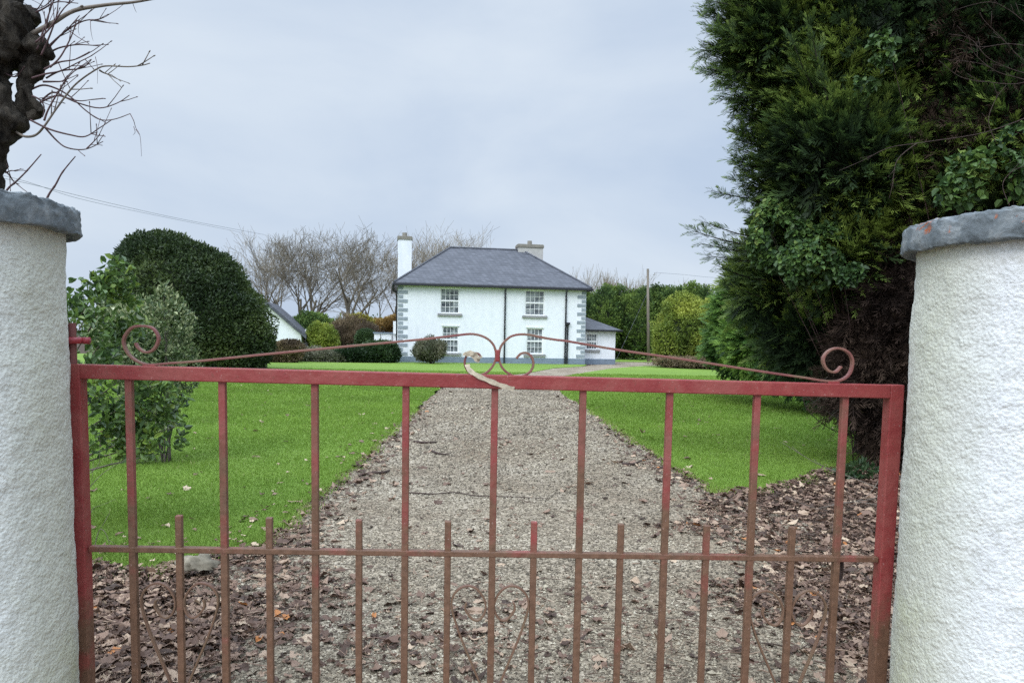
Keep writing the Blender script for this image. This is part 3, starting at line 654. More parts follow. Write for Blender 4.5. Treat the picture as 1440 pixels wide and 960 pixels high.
# ------------------------------------------------------------------ house
HL = Vector((at(560, 500, 46).x, 46, 0)); HR = Vector((at(822, 500, 48).x, 48, 0))
hx = (HR-HL).normalized(); hn = Vector((hx.y, -hx.x, 0)); HW = (HR-HL).length; HROT = math.atan2(hx.y, hx.x); HD = 8.0
def hu(px, py, off=0): p = onplane(px, py, HL+hn*off, hn); return (p-HL).dot(hx), p.z
house = empty('house', HL, HROT, 'white two-storey farmhouse with dark slate hip roof and grey quoins', 'house')
EZ = (hu(560, 400.5)[1]+hu(820, 406)[1])/2; GZ = -.12
WT = .32
def wallmesh(L, H0, H1, holes, depth, t):
    """outer walls of a block with openings cut in the front and their reveals"""
    xs = sorted({0, L, *[h[0] for h in holes], *[h[1] for h in holes]}); zs = sorted({H0, H1, *[h[2] for h in holes], *[h[3] for h in holes]}); mb = MB()
    for i in range(len(xs)-1):
        for j in range(len(zs)-1):
            cx, cz = (xs[i]+xs[i+1])/2, (zs[j]+zs[j+1])/2
            if any(h[0] < cx < h[1] and h[2] < cz < h[3] for h in holes): continue
            mb.poly([(xs[i], 0, zs[j]), (xs[i+1], 0, zs[j]), (xs[i+1], 0, zs[j+1]), (xs[i], 0, zs[j+1])])
    for x0, x1, z0, z1 in holes:
        mb.poly([(x0, 0, z0), (x0, t, z0), (x0, t, z1), (x0, 0, z1)]); mb.poly([(x1, 0, z1), (x1, t, z1), (x1, t, z0), (x1, 0, z0)])
        mb.poly([(x0, 0, z1), (x0, t, z1), (x1, t, z1), (x1, 0, z1)]); mb.poly([(x1, 0, z0), (x1, t, z0), (x0, t, z0), (x0, 0, z0)])
    mb.poly([(L, 0, H0), (L, depth, H0), (L, depth, H1), (L, 0, H1)]); mb.poly([(0, depth, H0), (0, 0, H0), (0, 0, H1), (0, depth, H1)])
    mb.poly([(L, depth, H0), (0, depth, H0), (0, depth, H1), (L, depth, H1)]); return mb
def winrect(x0, y0, x1, y1): a = hu(x0, y0); b = hu(x1, y1); return (a[0], b[0], b[1], a[1])
wins = [winrect(619.3, 404.5, 646, 441), winrect(738.6, 407.6, 765.8, 444), winrect(622, 458.5, 645, 496), winrect(740.6, 461, 763.5, 498)]
wallmesh(HW, GZ, EZ, wins, HD, .16).obj('wall', M['wall'], house)
def window(x0, x1, z0, z1, y0, nx, sillw=.16, lab=None):
    w = MB(); t = .07
    for a, b in (((x0, z0), (x0+t, z1)), ((x1-t, z0), (x1, z1)), ((x0+t, z0), (x1-t, z0+t)), ((x0+t, z1-t), (x1-t, z1))):
        w.box((a[0]+.001, y0+.06, a[1]+.001), (b[0]-.001, y0+.14, b[1]-.001))
    fr = w.obj('window', M['frame'], house)
    zm = (z0+z1)/2; w = MB(); w.box((x0+t, y0+.065, zm-.045), (x1-t, y0+.135, zm+.045)); w.obj('meeting_rail', M['frame'], fr)
    w = MB(); iw = (x1-x0-2*t)
    for k in range(1, nx): xx = x0+t+iw*k/nx; w.box((xx-.012, y0+.075, z0+t), (xx+.012, y0+.10, zm-.046)); w.box((xx-.012, y0+.075, zm+.046), (xx+.012, y0+.10, z1-t))
    for zz in ((z0+t+zm-.045)/2, (zm+.045+z1-t)/2): w.box((x0+t, y0+.078, zz-.012), (x1-t, y0+.098, zz+.012))
    w.obj('glazing_bars', M['frame'], fr)
    w = MB(); w.box((x0+t-.01, y0+.105, z0+t-.01), (x1-t+.01, y0+.115, z1-t+.01)); w.obj('pane', M['glass'], fr)
    w = MB(); w.box((x0-sillw, y0-.10, z0-.16), (x1+sillw, y0+.05, z0-.002)); w.obj('sill', M['sill'], fr, bevel=.01)
    w = MB(); w.box((x0-.06, y0-.03, z1+.002), (x1+.06, y0+.02, z1+.10)); w.obj('lintel', M['wall'], fr, bevel=.01)
for wr in wins: window(*wr, 0, 4)
PZ = hu(700, 502.5)[1]
mb = MB(); mb.box((-.03, -.03, GZ-.1), (HW+.03, HD+.03, PZ)); mb.obj('plinth', M['plinth'], house, bevel=.01)
zq = PZ+.05; k = 0; mb = {0: MB(), 1: MB()}
while zq < EZ-.25:
    w = .56 if k % 2 == 0 else .28
    mb[0].box((-.022, -.022, zq), (w, .02, zq+.205)); mb[0].box((-.022, .02, zq), (-.002, w, zq+.205))
    mb[1].box((HW-w, -.022, zq), (HW+.022, .02, zq+.205)); mb[1].box((HW+.002, .02, zq), (HW+.022, w, zq+.205)); zq += .268; k += 1
for i in (0, 1): mb[i].obj('quoins', M['quoin'], house, bevel=.006)
RZ = at(690, 351, 51.3).z; OV = .28; ra = 3.75
def hip(name, x0, x1, y0, y1, ze, zr, ia, ib, mat, parent, th=.07):
    ym = (y0+y1)/2; mb = MB()
    e = [(x0, y0), (x1, y0), (x1, y1), (x0, y1)]; r0 = (x0+ia, ym, zr); r1 = (x1-ib, ym, zr)
    A = [(x, y, ze) for x, y in e]
    mb.poly([A[0], A[1], r1, r0]); mb.poly([A[1], A[2], r1]); mb.poly([A[2], A[3], r0, r1]); mb.poly([A[3], A[0], r0])
    B = [(x, y, ze-th) for x, y in e]
    for i in range(4): mb.poly([B[i], B[(i+1) % 4], A[(i+1) % 4], A[i]])
    mb.poly(B[::-1]); o = mb.obj(name, mat, parent)
    t = MB(); up_ = .03
    def r_(a, b): t.tube([Vector(a)+Vector((0, 0, up_*.3)), Vector(b)+Vector((0, 0, up_*.3))], .07, 6)
    r_(r0, r1); r_(A[0], r0); r_(A[3], r0); r_(A[1], r1); r_(A[2], r1)
    t.obj('ridge_tiles', M['slate'], o)
    return o
roof = hip('roof', -OV, HW+OV, -OV, HD+OV, EZ+.10, RZ, ra, ra, M['slate'], house)
mb = MB(); mb.box((-OV+.02, -OV-.10, EZ-.09), (HW+OV-.02, -OV-.004, EZ+.06)); mb.box((-OV-.1, -OV-.1, EZ-.09), (-OV-.004, HD+OV, EZ+.06)); mb.box((HW+OV+.004, -OV-.1, EZ-.09), (HW+OV+.1, HD+OV, EZ+.06))
mb.obj('gutter', M['dark'], house, bevel=.02)
mb = MB(); mb.box((-OV+.03, -OV+.01, EZ-.02), (HW+OV-.03, HD+OV-.03, EZ+.02)); mb.obj('soffit', M['dark'], house)
def pipe(px, z0, z1, hopper=False, y=-.09):
    u = hu(px, 450, .09)[0]; mb = MB(); mb.tube([(u, y, z0), (u, y, z1)], .052, 10)
    for zz in (z0+.6, (z0+z1)/2, z1-.4): mb.tube([(u, y, zz-.03), (u, y, zz+.03)], .065, 10)
    if hopper: mb.box((u-.13, y-.09, z1-.02), (u+.13, y+.08, z1+.12)); mb.tube([(u, y, z1-.14), (u, y, z1-.01)], [.05, .11], 10)
    else: mb.tube([(u, y, z1), (u, -OV-.05, EZ-.03)], .052, 10)
    mb.obj('downpipe', M['dark'], house)
pipe(710, GZ, EZ-.25); pipe(795.6, GZ, EZ-.25); pipe(798.6, GZ, hu(798, 456)[1], True, -.10)
mb = MB(); mb.tube(smoothline([(-OV-.05, -OV-.05, EZ-.05), (-OV-.05, -.2, EZ-.35), (-.12, .0, EZ-.55), (-.1, .3, EZ-.75), (-.1, .3, GZ)], 4), .05, 8); mb.obj('downpipe', M['dark'], house)
def chimney(x0, x1, y0, y1, z0, z1, pots, mat=M['wall']):
    mb = MB(); mb.box((x0, y0, z0), (x1, y1, z1-.2)); c = mb.obj('chimney', mat, house, bevel=.01)
    mb = MB(); mb.box((x0-.05, y0-.05, z1-.199), (x1+.05, y1+.05, z1-.02)); mb.box((x0-.02, y0-.02, z1-.019), (x1+.02, y1+.02, z1+.03)); mb.obj('cap', M['capstone'], c, bevel=.015)
    for p_ in pots: mb = MB(); mb.tube([(p_, (y0+y1)/2, z1+.02), (p_, (y0+y1)/2, z1+.30)], [.17, .15], 12); mb.obj('pot', M['capstone'], c)
chimney(.02, .90, 3.4, 4.4, 2, at(571, 333, 49.6).z, [.45])
cu = (at(725.5, 345, 52)-HL).dot(hx)
chimney(cu, cu+1.72, 3.75, 4.65, 5.5, at(742, 346.5, 52.2).z, [cu+.86], M['chim'])  # right stack's shade is put into a darker render colour
# annex (single-storey wing at the right end)
AY = 1.1; AL = HW; ar = (onplane(865, 490, HL-hn*AY, hn)-HL).dot(hx); AE = onplane(845, 464.5, HL-hn*AY, hn).z; AR = AE+1.25
def au(px, py): p = onplane(px, py, HL-hn*AY, hn); return (p-HL).dot(hx), p.z
a0 = au(824.5, 468.5); a1 = au(840, 491.5)
def shift(mb, dx, dy):
    mb.v = [(x+dx, y+dy, z) for x, y, z in mb.v]; return mb
GA = -.12
shift(wallmesh(ar-AL, GA, AE, [(a0[0]-AL, a1[0]-AL, a1[1], a0[1])], 5.0, .16), AL, AY).obj('annex_wall', M['wall'], house)
window(a0[0], a1[0], a1[1], a0[1], AY, 4)
MB().box((AL+.04, AY-.03, GA-.1), (ar+.03, AY+5, au(845, 504.5)[1])).obj('annex_plinth', M['plinth'], house, bevel=.01)
mb = MB(); e0 = AE+.05; x0, x1, y0, y1 = AL+.03, ar+.30, AY-.28, AY+5.2; ym = (y0+y1)/2; rx = x1-2.75
mb.poly([(x0, y0, e0), (x1, y0, e0), (rx, ym, AR), (x0, ym, AR)]); mb.poly([(x1, y0, e0), (x1, y1, e0), (rx, ym, AR)]); mb.poly([(x1, y1, e0), (x0, y1, e0), (x0, ym, AR), (rx, ym, AR)])
mb.box((x0, y0, e0-.08), (x1, y1, e0-.003)); mb.obj('annex_roof', M['slate'], house)
MB().box((x0, y0-.09, e0-.12), (x1, y0-.004, e0+.0)).box((x1+.004, y0-.09, e0-.12), (x1+.09, y1, e0)).obj('gutter', M['dark'], house, bevel=.015)

# ------------------------------------------------------------------ cottage and outbuilding at the left
ct = empty('cottage', (at(328, 480, 50).x, 50, 0), R(9), 'low white cottage with steep grey roof half hidden behind the dome-shaped evergreen', 'cottage')
CW, CH, CZ, CD = 4.4, 1.6, 3.5, 4.5
mb = MB(); mb.poly([(0, 0, -.1), (CW, 0, -.1), (CW, 0, CH), (CW/2, 0, CZ), (0, 0, CH)]); mb.poly([(CW, 0, -.1), (CW, CD, -.1), (CW, CD, CH), (CW, 0, CH)])
mb.poly([(0, CD, -.1), (0, 0, -.1), (0, 0, CH), (0, CD, CH)]); mb.poly([(CW, CD, -.1), (0, CD, -.1), (0, CD, CH), (CW/2, CD, CZ), (CW, CD, CH)]); mb.obj('wall', M['wall'], ct)
sl = (CZ-CH)/(CW/2); o_ = .35
mb = MB()
for s_ in (-1, 1):
    xe = CW/2+s_*(CW/2+o_); ze = CH-sl*o_
    P = [(CW/2, -.25, CZ+.03), (xe, -.25, ze+.03), (xe, CD+.2, ze+.03), (CW/2, CD+.2, CZ+.03)]; Q = [(x, y, z+.24) for x, y, z in P]
    if s_ > 0: P, Q = P[::-1], Q[::-1]
    mb.poly(Q); mb.poly(P[::-1])
    for i in range(4): mb.poly([P[i], P[(i+1) % 4], Q[(i+1) % 4], Q[i]])
mb.obj('roof', M['slate'], ct)
fr = MB().box((CW+.002, 2.2, 1.0), (CW+.05, 3.2, 2.0)).obj('window', M['frame'], ct)
MB().box((CW+.052, 2.28, 1.08), (CW+.056, 3.12, 1.92)).obj('pane', M['glass'], fr)
ob = empty('outbuilding', (at(526, 500, 51).x, 51, 0), R(3), 'small flat-roofed white outbuilding between the shrubs and the farmhouse', 'outbuilding')
ow = at(560, 500, 51).x-at(526, 500, 51).x; oh = at(540, 469, 51).z
MB().box((0, 0, -.1), (ow, 2.5, oh)).obj('wall', M['wall'], ob)
MB().box((-.06, -.08, oh+.002), (ow+.05, 2.6, oh+.09)).obj('coping', M['plinth'], ob)
MB().box((ow*.72, -.05, -.1), (ow*.76, -.003, oh-.05)).box((ow*.25, -.04, -.1), (ow*.28, -.003, oh-.05)).obj('post', M['sill'], ob)
MB().box((ow*.8, -.3, oh), (ow+.3, .2, oh+.85)).obj('gable_block', M['wall'], ob)

# ------------------------------------------------------------------ pole and wires
pb = at(912, 506, 58); pb.z = 0; pt = at(911, 378, 58)
pole = empty('utility_pole', pb, 0, 'tall wooden utility pole rising in front of the evergreen hedge', 'utility pole')
MB().tube([(0, 0, -.2), (pt.x-pb.x, 0, pt.z)], [.12, .09], 14).obj('shaft', M['polew'], pole, smooth=True)
MB().tube([(.1, -.08, pt.z-.45), (.24, -.1, pt.z-.45), (.24, -.1, pt.z-.3)], .025, 6).obj('insulator', M['capstone'], pole)
def wire(label, pts, r, n=8):
    P = smoothline(pts, n); b = P[0].copy(); o = MB().tube([p-b for p in P], r, 5).obj('overhead_wire', M['wire'], smooth=True); o.location = b; tag(o, label, 'wire')
wire('thin overhead wire running right from the top of the utility pole', [Vector((pb.x+.24, 57.9, pt.z-.28)), at(960, 386, 55), at(1010, 390.5, 51), at(1100, 390, 42), at(1330, 380, 28)], .011)
wire('upper one of the two overhead wires crossing the sky above the left pillar', [at(-120, 228, 26), at(25, 255, 30), at(160, 287, 36), at(260, 309, 43), at(372, 330, 56)], .009)
wire('lower one of the two overhead wires crossing the sky above the left pillar', [at(-120, 220, 26.2), at(25, 252, 30.2), at(110, 279, 33), at(220, 303, 41), at(340, 327, 55)], .008)
MB_w = [Vector((pb.x, 57.9, pt.z-1.2)), Vector((at(866, 503, 58.3).x, 58.3, .02))]
o = MB().tube([p-MB_w[0] for p in MB_w], .008, 5).obj('stay_wire', M['wire']); o.location = MB_w[0]; tag(o, 'thin stay wire slanting down left from the utility pole', 'wire')

# ------------------------------------------------------------------ bare trees
def bare(name, label, px, base_y, depth, H, spread, seed, mat, stems=3, group=None, lv=5, up_=.35, kids=(5, 4, 4, 4)):
    rn = random.Random(seed); S = []
    def grow(p, d, L, r, lev):
        n = 4 if lev < 3 else 3; q = p.copy(); dd = d.copy(); pts = [q.copy()]; rr = [r]
        for i in range(n):
            dd = (dd+Vector((rn.gauss(0, .07), rn.gauss(0, .07), rn.gauss(0, .05)+up_*.16))).normalized()
            q2 = q+dd*L/n; r2 = r*(1-.55*(i+1)/n); S.append((q.copy(), q2.copy(), rr[-1], r2)); q = q2; pts.append(q.copy()); rr.append(r2)
        if lev >= lv-1: return
        kn = kids[min(lev, len(kids)-1)]
        for c in range(kn):
            t = (.45 if lev < 2 else .3)+(.54 if lev < 2 else .68)*(c+rn.random()*.6)/kn; f = t*n; i = min(int(f), n-1); b = pts[i].lerp(pts[i+1], f-i)
            az = rn.random()*6.28; e1 = dd.cross(Vector((.3, .2, 1))).normalized(); e2 = dd.cross(e1); a = (.42+.40*rn.random())*spread
            nd = (dd*math.cos(a)+(e1*math.cos(az)+e2*math.sin(az))*math.sin(a)+Vector((0, 0, .12))).normalized()
            grow(b, nd, L*(.58+.2*rn.random())*(1.1 if lev == 0 else 1), max(rr[i]*.55, .012), lev+1)
    for s_ in range(stems):
        a = 6.28*s_/stems+rn.random(); t = .10 if stems == 1 else .55
        d = Vector((math.cos(a)*t, math.sin(a)*t*.7, 1)).normalized(); p = Vector((math.cos(a)*.25*(stems > 1), math.sin(a)*.25*(stems > 1), 0))
        grow(p, d, H*.50, H*.025/(stems**.3), 0)
    A = np.array([[*a, *b, r, s] for a, b, r, s in S]); zmax = A[:, 5].max(); A[:, :6] *= H/zmax; r0 = A[:, 6]
    root = empty(name, (at(px, base_y, depth).x, depth, 0), 0, label, 'bare tree', group)
    big = r0 > .045*H/12; V, Fc = segs_mesh(A[big, :3], A[big, 3:6], A[big, 6], A[big, 7], 7); obj('trunk', fast('trunk', V, Fc, None, True), mat, root)
    sm = ~big; V, Fc = segs_mesh(A[sm, :3], A[sm, 3:6], np.maximum(A[sm, 6], .013), np.maximum(A[sm, 7]*.9, .009), 3); obj('crown', fast('crown', V, Fc), mat, root)
    return root
BT = [('pale bare tree rising just right of the dome-shaped evergreen', 352, 78, 326, .95, 11, 'paletree', 2),
      ('bare many-stemmed tree with a broad rounded crown, left of the dark-trunked one', 420, 72, 319, 1.05, 21, 'greytree', 4),
      ('largest dark-trunked bare tree with fanned branches left of the farmhouse', 486, 66, 319, 1.15, 37, 'greytree', 1),
      ('bare tree showing behind the left chimney of the farmhouse', 553, 84, 345, 1.0, 43, 'paletree', 3),
      ('tall bare tree showing above the left end of the farmhouse roof', 620, 80, 318, .95, 55, 'paletree', 4)]
for lb, px, dp, ty, sp, sd, mt, st in BT:
    H = at(px, ty, dp).z*1.09; bare('bare_tree', lb, px, 478, dp, H, sp*1.1, sd, M[mt], st, lv=6, kids=(5, 4, 4, 3, 3))
for lb, px, dp, ty, sd in (('faint bare tree showing just right of the right chimney', 795, 92, 384, 61), ('slim bare tree above the annex roof, left of the pair', 832, 88, 366, 62),
        ('slim bare tree above the hedge left of the utility pole', 872, 88, 369, 63), ('low faint bare tree above the hedge right of the utility pole', 940, 95, 388, 64), ('low faint bare tree above the yellow-green bush', 978, 96, 392, 66)):
    H = at(px, ty, dp).z; bare('bare_tree', lb, px, 478, dp, H, .62, sd, M['paletree'], 4, 'faint bare trees beyond the evergreen hedge', lv=5, up_=.8, kids=(6, 4, 4, 3))

# ------------------------------------------------------------------ shrubs, hedge
def lobe(px, py, Y, rx, rz, ry=None):
    c = at(px, py, Y); k = Y/F; return (tuple(c), (rx*k, (ry if ry else (rx+rz)/2)*k, rz*k))
def plant(name, label, cat, lobes, Nn, L, W, mat, core=None, stems=0, group=None, shape='diamond', trunk_r=.05, corecut=.72, stemmat='bark', base=None, **k):
    cx = np.mean([l[0][0] for l in lobes]); cy = np.mean([l[0][1] for l in lobes]); root = empty(name, (cx, cy, 0), 0, label, cat, group)
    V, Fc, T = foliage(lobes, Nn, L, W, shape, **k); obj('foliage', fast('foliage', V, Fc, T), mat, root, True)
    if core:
        V, Fc = blob(lobes, corecut); obj('shade_core', fast('shade_core', V, Fc, None, True), core, root, True)  # solid dark mass added behind the leaves, stands for shade and blocks sky
    mb = MB(); bx, by = base if base else (cx, cy)
    for i in range(max(stems, 1)):
        c, r = lobes[i % len(lobes)]; a = random.random()*6.28
        e = Vector(c)+Vector((math.cos(a)*r[0], math.sin(a)*r[1], r[2]*random.random()))*.55
        b = Vector((bx+random.gauss(0, .08), by+random.gauss(0, .08), -.02)); mdl = b.lerp(e, .45)+Vector((0, 0, .12))
        P = smoothline([b, mdl, e], 5); mb.tube(P, [trunk_r*(1-.8*i_/(len(P)-1)) for i_ in range(len(P))], 6)
    mb.obj('stem', M[stemmat], root, True, smooth=True); return root
dome = [lobe(255, 440, 32, 100, 96, 100), lobe(228, 390, 32, 66, 62), lobe(272, 405, 32, 66, 62), lobe(300, 470, 31.5, 82, 80), lobe(210, 470, 32, 70, 72), lobe(330, 482, 31, 52, 56), lobe(322, 440, 31.6, 44, 50), lobe(226, 360, 32, 40, 30)]
plant('evergreen_tree', 'large dark dome-shaped evergreen standing on the left lawn', 'evergreen tree', dome, 90000, .15, .075, M['f_dome'], M['greencore'], 6, trunk_r=.16, corecut=.84, depth=.13, amp=.09, freq=1.3, up=.2, rnd=1.1, tlow=.62, front=.7)
nearl = [lobe(110, 480, 5.6, 62, 70), lobe(140, 555, 5.5, 66, 70), lobe(160, 450, 5.9, 42, 48), lobe(120, 600, 5.4, 55, 56), lobe(212, 568, 5.7, 44, 46), lobe(236, 606, 5.7, 24, 46), lobe(200, 630, 5.5, 36, 26), lobe(232, 645, 5.6, 20, 16), lobe(165, 400, 5.9, 18, 34), lobe(130, 400, 5.8, 40, 8)]
plant('broadleaf_shrub', 'big loose shrub with broad green leaves behind the left end of the gate', 'shrub', nearl, 8600, .06, .037, M['f_near'], None, 16, shape='oval', trunk_r=.014, stemmat='twigl', base=(-4.1, 5.8), depth=.8, amp=.3, freq=4, up=-.05, rnd=1.3, gap=.44, tlow=.35, zmin=.6)
var = [lobe(222, 500, 8.5, 48, 78), lobe(240, 460, 8.6, 32, 50), lobe(190, 480, 8.6, 55, 60), lobe(258, 520, 8.5, 24, 40), lobe(215, 560, 8.4, 40, 50), lobe(232, 425, 8.6, 14, 26), lobe(196, 606, 8.4, 22, 40)]
plant('variegated_shrub', 'cream and green variegated shrub between the broad-leaved shrub and the dome-shaped evergreen', 'shrub', var, 15000, .055, .028, M['f_var'], None, 9, trunk_r=.010, depth=.6, amp=.25, freq=3, up=.5, rnd=1.0, gap=.25, tlow=.3)
plant('shrub', 'round grey-green shrub standing against the farmhouse wall under the left windows', 'shrub', [lobe(605, 493, 44.3, 21, 16), lobe(598, 497, 44.2, 15, 12), lobe(614, 488, 44.3, 10, 8)], 9000, .17, .05, M['f_grey'], M['greencore'], 5, trunk_r=.05, depth=.5, amp=.28, freq=2.5, up=.7, corecut=.6)
plant('shrub', 'low dark laurel clump left of the farmhouse corner', 'shrub', [lobe(530, 497, 44.5, 30, 15), lobe(500, 500, 44.2, 34, 12), lobe(545, 493, 44.6, 15, 12)], 14000, .17, .09, M['f_dk'], M['greencore'], 5, depth=.3, amp=.2, freq=1.6, corecut=.8)
plant('shrub', 'low grey-green flowering clump between the russet shrub and the laurel', 'shrub', [lobe(440, 501, 44.5, 40, 11), lobe(465, 503, 44, 30, 10)], 11000, .15, .07, M['f_grey'], M['greencore'], 5, depth=.35, amp=.25, freq=2, corecut=.75)
plant('shrub', 'russet and green shrub at the foot of the white cottage', 'shrub', [lobe(404, 495, 42, 22, 18), lobe(392, 500, 42, 18, 14)], 9000, .14, .06, M['f_rust'], M['greencore'], 5, depth=.35, amp=.2, freq=2, corecut=.75)
plant('shrub', 'tall dark green shrub beside the cottage roof', 'shrub', [lobe(438, 468, 56, 36, 27), lobe(456, 475, 56, 26, 24)], 14000, .2, .1, M['f_hedge'], M['greencore'], 5, depth=.25, amp=.18, freq=1.4, corecut=.82)
plant('shrub', 'bright yellow-green shrub in front of the tall dark one by the cottage', 'shrub', [lobe(456, 478, 51.5, 20, 20), lobe(446, 470, 51.6, 14, 15)], 7000, .18, .08, M['f_lime'], M['greencore'], 5, depth=.3, amp=.25, freq=1.8, corecut=.75)
plant('shrub', 'brown leafless thicket at the foot of the dark-trunked bare tree', 'shrub', [lobe(492, 472, 55, 32, 26), lobe(512, 478, 54, 24, 22), lobe(478, 482, 54, 20, 20)], 16000, .3, .035, M['f_rust'], M['greencore'], 7, depth=.4, amp=.25, freq=1.4, corecut=.75, up=.6)
plant('shrub', 'small bright yellow tree behind the brown thicket', 'small tree', [lobe(507, 457, 60, 16, 15), lobe(512, 470, 60, 14, 12)], 6000, .2, .1, M['f_yel'], None, 5, depth=.7, amp=.3, freq=1.4)
plant('shrub', 'ochre autumn tree above the white outbuilding', 'small tree', [lobe(536, 462, 62, 22, 13), lobe(552, 458, 62, 14, 14)], 7000, .2, .1, M['f_ochre'], None, 5, depth=.7, amp=.3, freq=1.4)
plant('shrub', 'dark climbing evergreen beside the white outbuilding', 'shrub', [lobe(515, 478, 52.5, 12, 14)], 4000, .18, .09, M['f_dk'], M['greencore'], 3, depth=.3, amp=.25, freq=1.6)
lime = [lobe(968, 465, 46.5, 44, 42), lobe(958, 440, 46.5, 26, 24), lobe(990, 470, 46.5, 34, 38), lobe(940, 480, 46, 24, 30), lobe(972, 430, 46.8, 18, 14)]
plant('bush', 'tall rounded yellow-green bush right of the utility pole', 'bush', lime, 26000, .17, .08, M['f_lime'], M['greencore'], 7, trunk_r=.1, depth=.3, amp=.22, freq=1.5, up=.5, corecut=.78, tlow=.75)
plant('bush', 'low russet ground plants round the foot of the yellow-green bush', 'ground plants', [lobe(950, 509, 44.5, 34, 7), lobe(990, 510, 43.5, 42, 8), lobe(1032, 511, 42, 40, 9)], 9000, .14, .05, M['f_rust'], M['greencore'], 5, depth=.4, amp=.25, freq=2.2, corecut=.7)
# hedge of evergreens
hl = []
for i, px in enumerate(range(815, 1040, 17)):
    ty = 414+5*math.sin(i*1.9)-(4 if 930 < px < 1000 else 0)+(10 if px > 1000 else 0); hl.append(lobe(px, (ty+510)/2, 66-1.2*(i % 3), 17, (510-ty)/2, 26)); hl.append(lobe(px+6, ty+14, 65.5, 8, 18, 12))
P, O = shell(hl, 26000, depth=.12, amp=.12, freq=1.0, front=.8)
k = P[:, 1] < 66.5; P = P[k]; O = O[k]; n = len(P)
V, Fc, T = sprays(P, unit(O*.6+np.array([0, 0, .7])+rng.normal(size=(n, 3))*.3), O+rng.normal(size=(n, 3))*.5, .35+.3*rng.random(n), .75*vnoise(P, .9)+.25*rng.random(n), k=2, lw=.16)
hd = empty('hedge', (13, 66, 0), 0, 'tall dark evergreen hedge behind the annex and the utility pole', 'hedge')
obj('foliage', fast('foliage', V, Fc, T), M['f_hedge'], hd, True); V, Fc = blob(hl, .86); obj('shade_core', fast('inner', V, Fc, None, True), M['greencore'], hd, True)
# far wooded skyline
fl = []
for i in range(70):
    x = -95+i*2.9; fl.append(((x, 125+6*math.sin(i), 1.6), (3.6, 3, 1.8+1.4*abs(math.sin(i*1.7)))))
V, Fc, T = foliage(fl, 26000, .55, .3, depth=.3, amp=.25, freq=.5, front=.9); V2, F2 = blob(fl, .85)
fw = tag(obj('far_hedgerow', fast('far_hedgerow', V, Fc, T), M['f_hedge']), 'low far hedgerow closing the horizon behind the buildings', 'hedgerow', kind='stuff')

# ------------------------------------------------------------------ big conifers at the right
def conifer(label, lobes, n, Lr, mat, base, r0, coref=.80, tips=(), dead=None, up_=.25, k=8, lw=.042, top=None, extra=None, tf=.8, gap=.0, depth=.35):
    root = empty('conifer', (base[0], base[1], 0), 0, label, 'conifer')
    P, O = shell(lobes, n, depth=depth, amp=.22, freq=1.1, zmin=.4, front=.72, gap=gap); m = len(P)
    D = unit(O*.9+np.array([-.15, -.1, up_])+rng.normal(size=(m, 3))*.35); t = np.clip(1.35*(vnoise(P, tf)-.5)+.42+.25*(rng.random(m)-.5), 0, 1)
    Nn = unit(np.array([0, -.6, 1.0])+rng.normal(size=(m, 3))*.5)
    parts = [sprays(P, D, Nn, Lr*(.6+.8*rng.random(m)), t, k, lw=lw)]
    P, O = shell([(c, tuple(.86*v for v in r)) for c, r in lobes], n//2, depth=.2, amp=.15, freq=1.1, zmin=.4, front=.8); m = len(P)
    parts.append(sprays(P, unit(O*.7+rng.normal(size=(m, 3))*.5), unit(O+rng.normal(size=(m, 3))*.5), Lr*(.8+.6*rng.random(m)), .25*rng.random(m), 6, lw=lw*1.5))  # fill layer tinted dark, deepening the shaded holes by colour
    mb = MB()
    for (x0, y0, x1, y1, Y, w) in tips:             # long reaching boughs that break the outline
        a = at(x0, y0, Y+.3); b = at(x1, y1, Y); mid = a.lerp(b, .5)+Vector((0, 0, -.06)); Q = smoothline([a, mid, b], 8)
        mb.tube(Q, [.014*(1-.8*i/(len(Q)-1)) for i in range(len(Q))], 5); Q = np.array([tuple(q) for q in Q]); tt = unit(Q[-1:]-Q[:1])[0]
        reps = int(44*w); u = rng.random(reps)**.75; pp = Q[0]+(Q[-1]-Q[0])*u[:, None]+rng.normal(size=(reps, 3))*.035*w*(1.25-u)[:, None]
        pp[:, 2] += -.06*np.sin(u*3.14)
        dd = unit(tt+rng.normal(size=(reps, 3))*.38+np.array([0, 0, .12]))
        parts.append(sprays(pp, dd, unit(np.array([0, -.7, 1.0])+rng.normal(size=(reps, 3))*.4), (.11+.12*rng.random(reps))*w**.4, np.clip(.35+.2*rng.random(reps), 0, 1), 8, ang=.55, lw=.045))
    V, Fc, T = join(parts); obj('crown', fast('crown', V, Fc, T), mat, root, True)
    V, Fc = blob(lobes, coref, .12, 26); obj('shade_core', fast('inner', V, Fc, None, True), M['core'], root, True)  # solid core added to stop sky showing through, inner shade in its colour
    if dead:
        P, O = shell(dead, 8500, depth=.3, amp=.2, freq=2, zmin=.25, front=.8); m = len(P)
        V, Fc, T = sprays(P, unit(O*.6+rng.normal(size=(m, 3))*.6+np.array([-.1, 0, -.25])), rng.normal(size=(m, 3)), .16+.22*rng.random(m), np.clip(vnoise(P, 2)*.7+.3*rng.random(m), 0, 1), 6, lw=.03)
        obj('dead_foliage', fast('dead', V, Fc, T), M['f_dead'], root, True)
        V, Fc = blob(dead, .80, .15, 24); obj('dead_shade_core', fast('dinner', V, Fc, None, True), M['core'], root, True)  # same added dark core behind the dead sprays
    tz = top if top else 5
    P = smoothline([Vector((base[0], base[1], -.1)), Vector((base[0]+.1, base[1], tz*.5)), Vector((base[0], base[1], tz))], 5)
    mb2 = MB(); mb2.tube(P, [r0*(1-.7*i/(len(P)-1)) for i in range(len(P))], 12); mb2.obj('trunk', M['darkbark'], root, True, smooth=True)
    if mb.v: mb.obj('boughs', M['darkbark'], root, True, smooth=True)
    return root
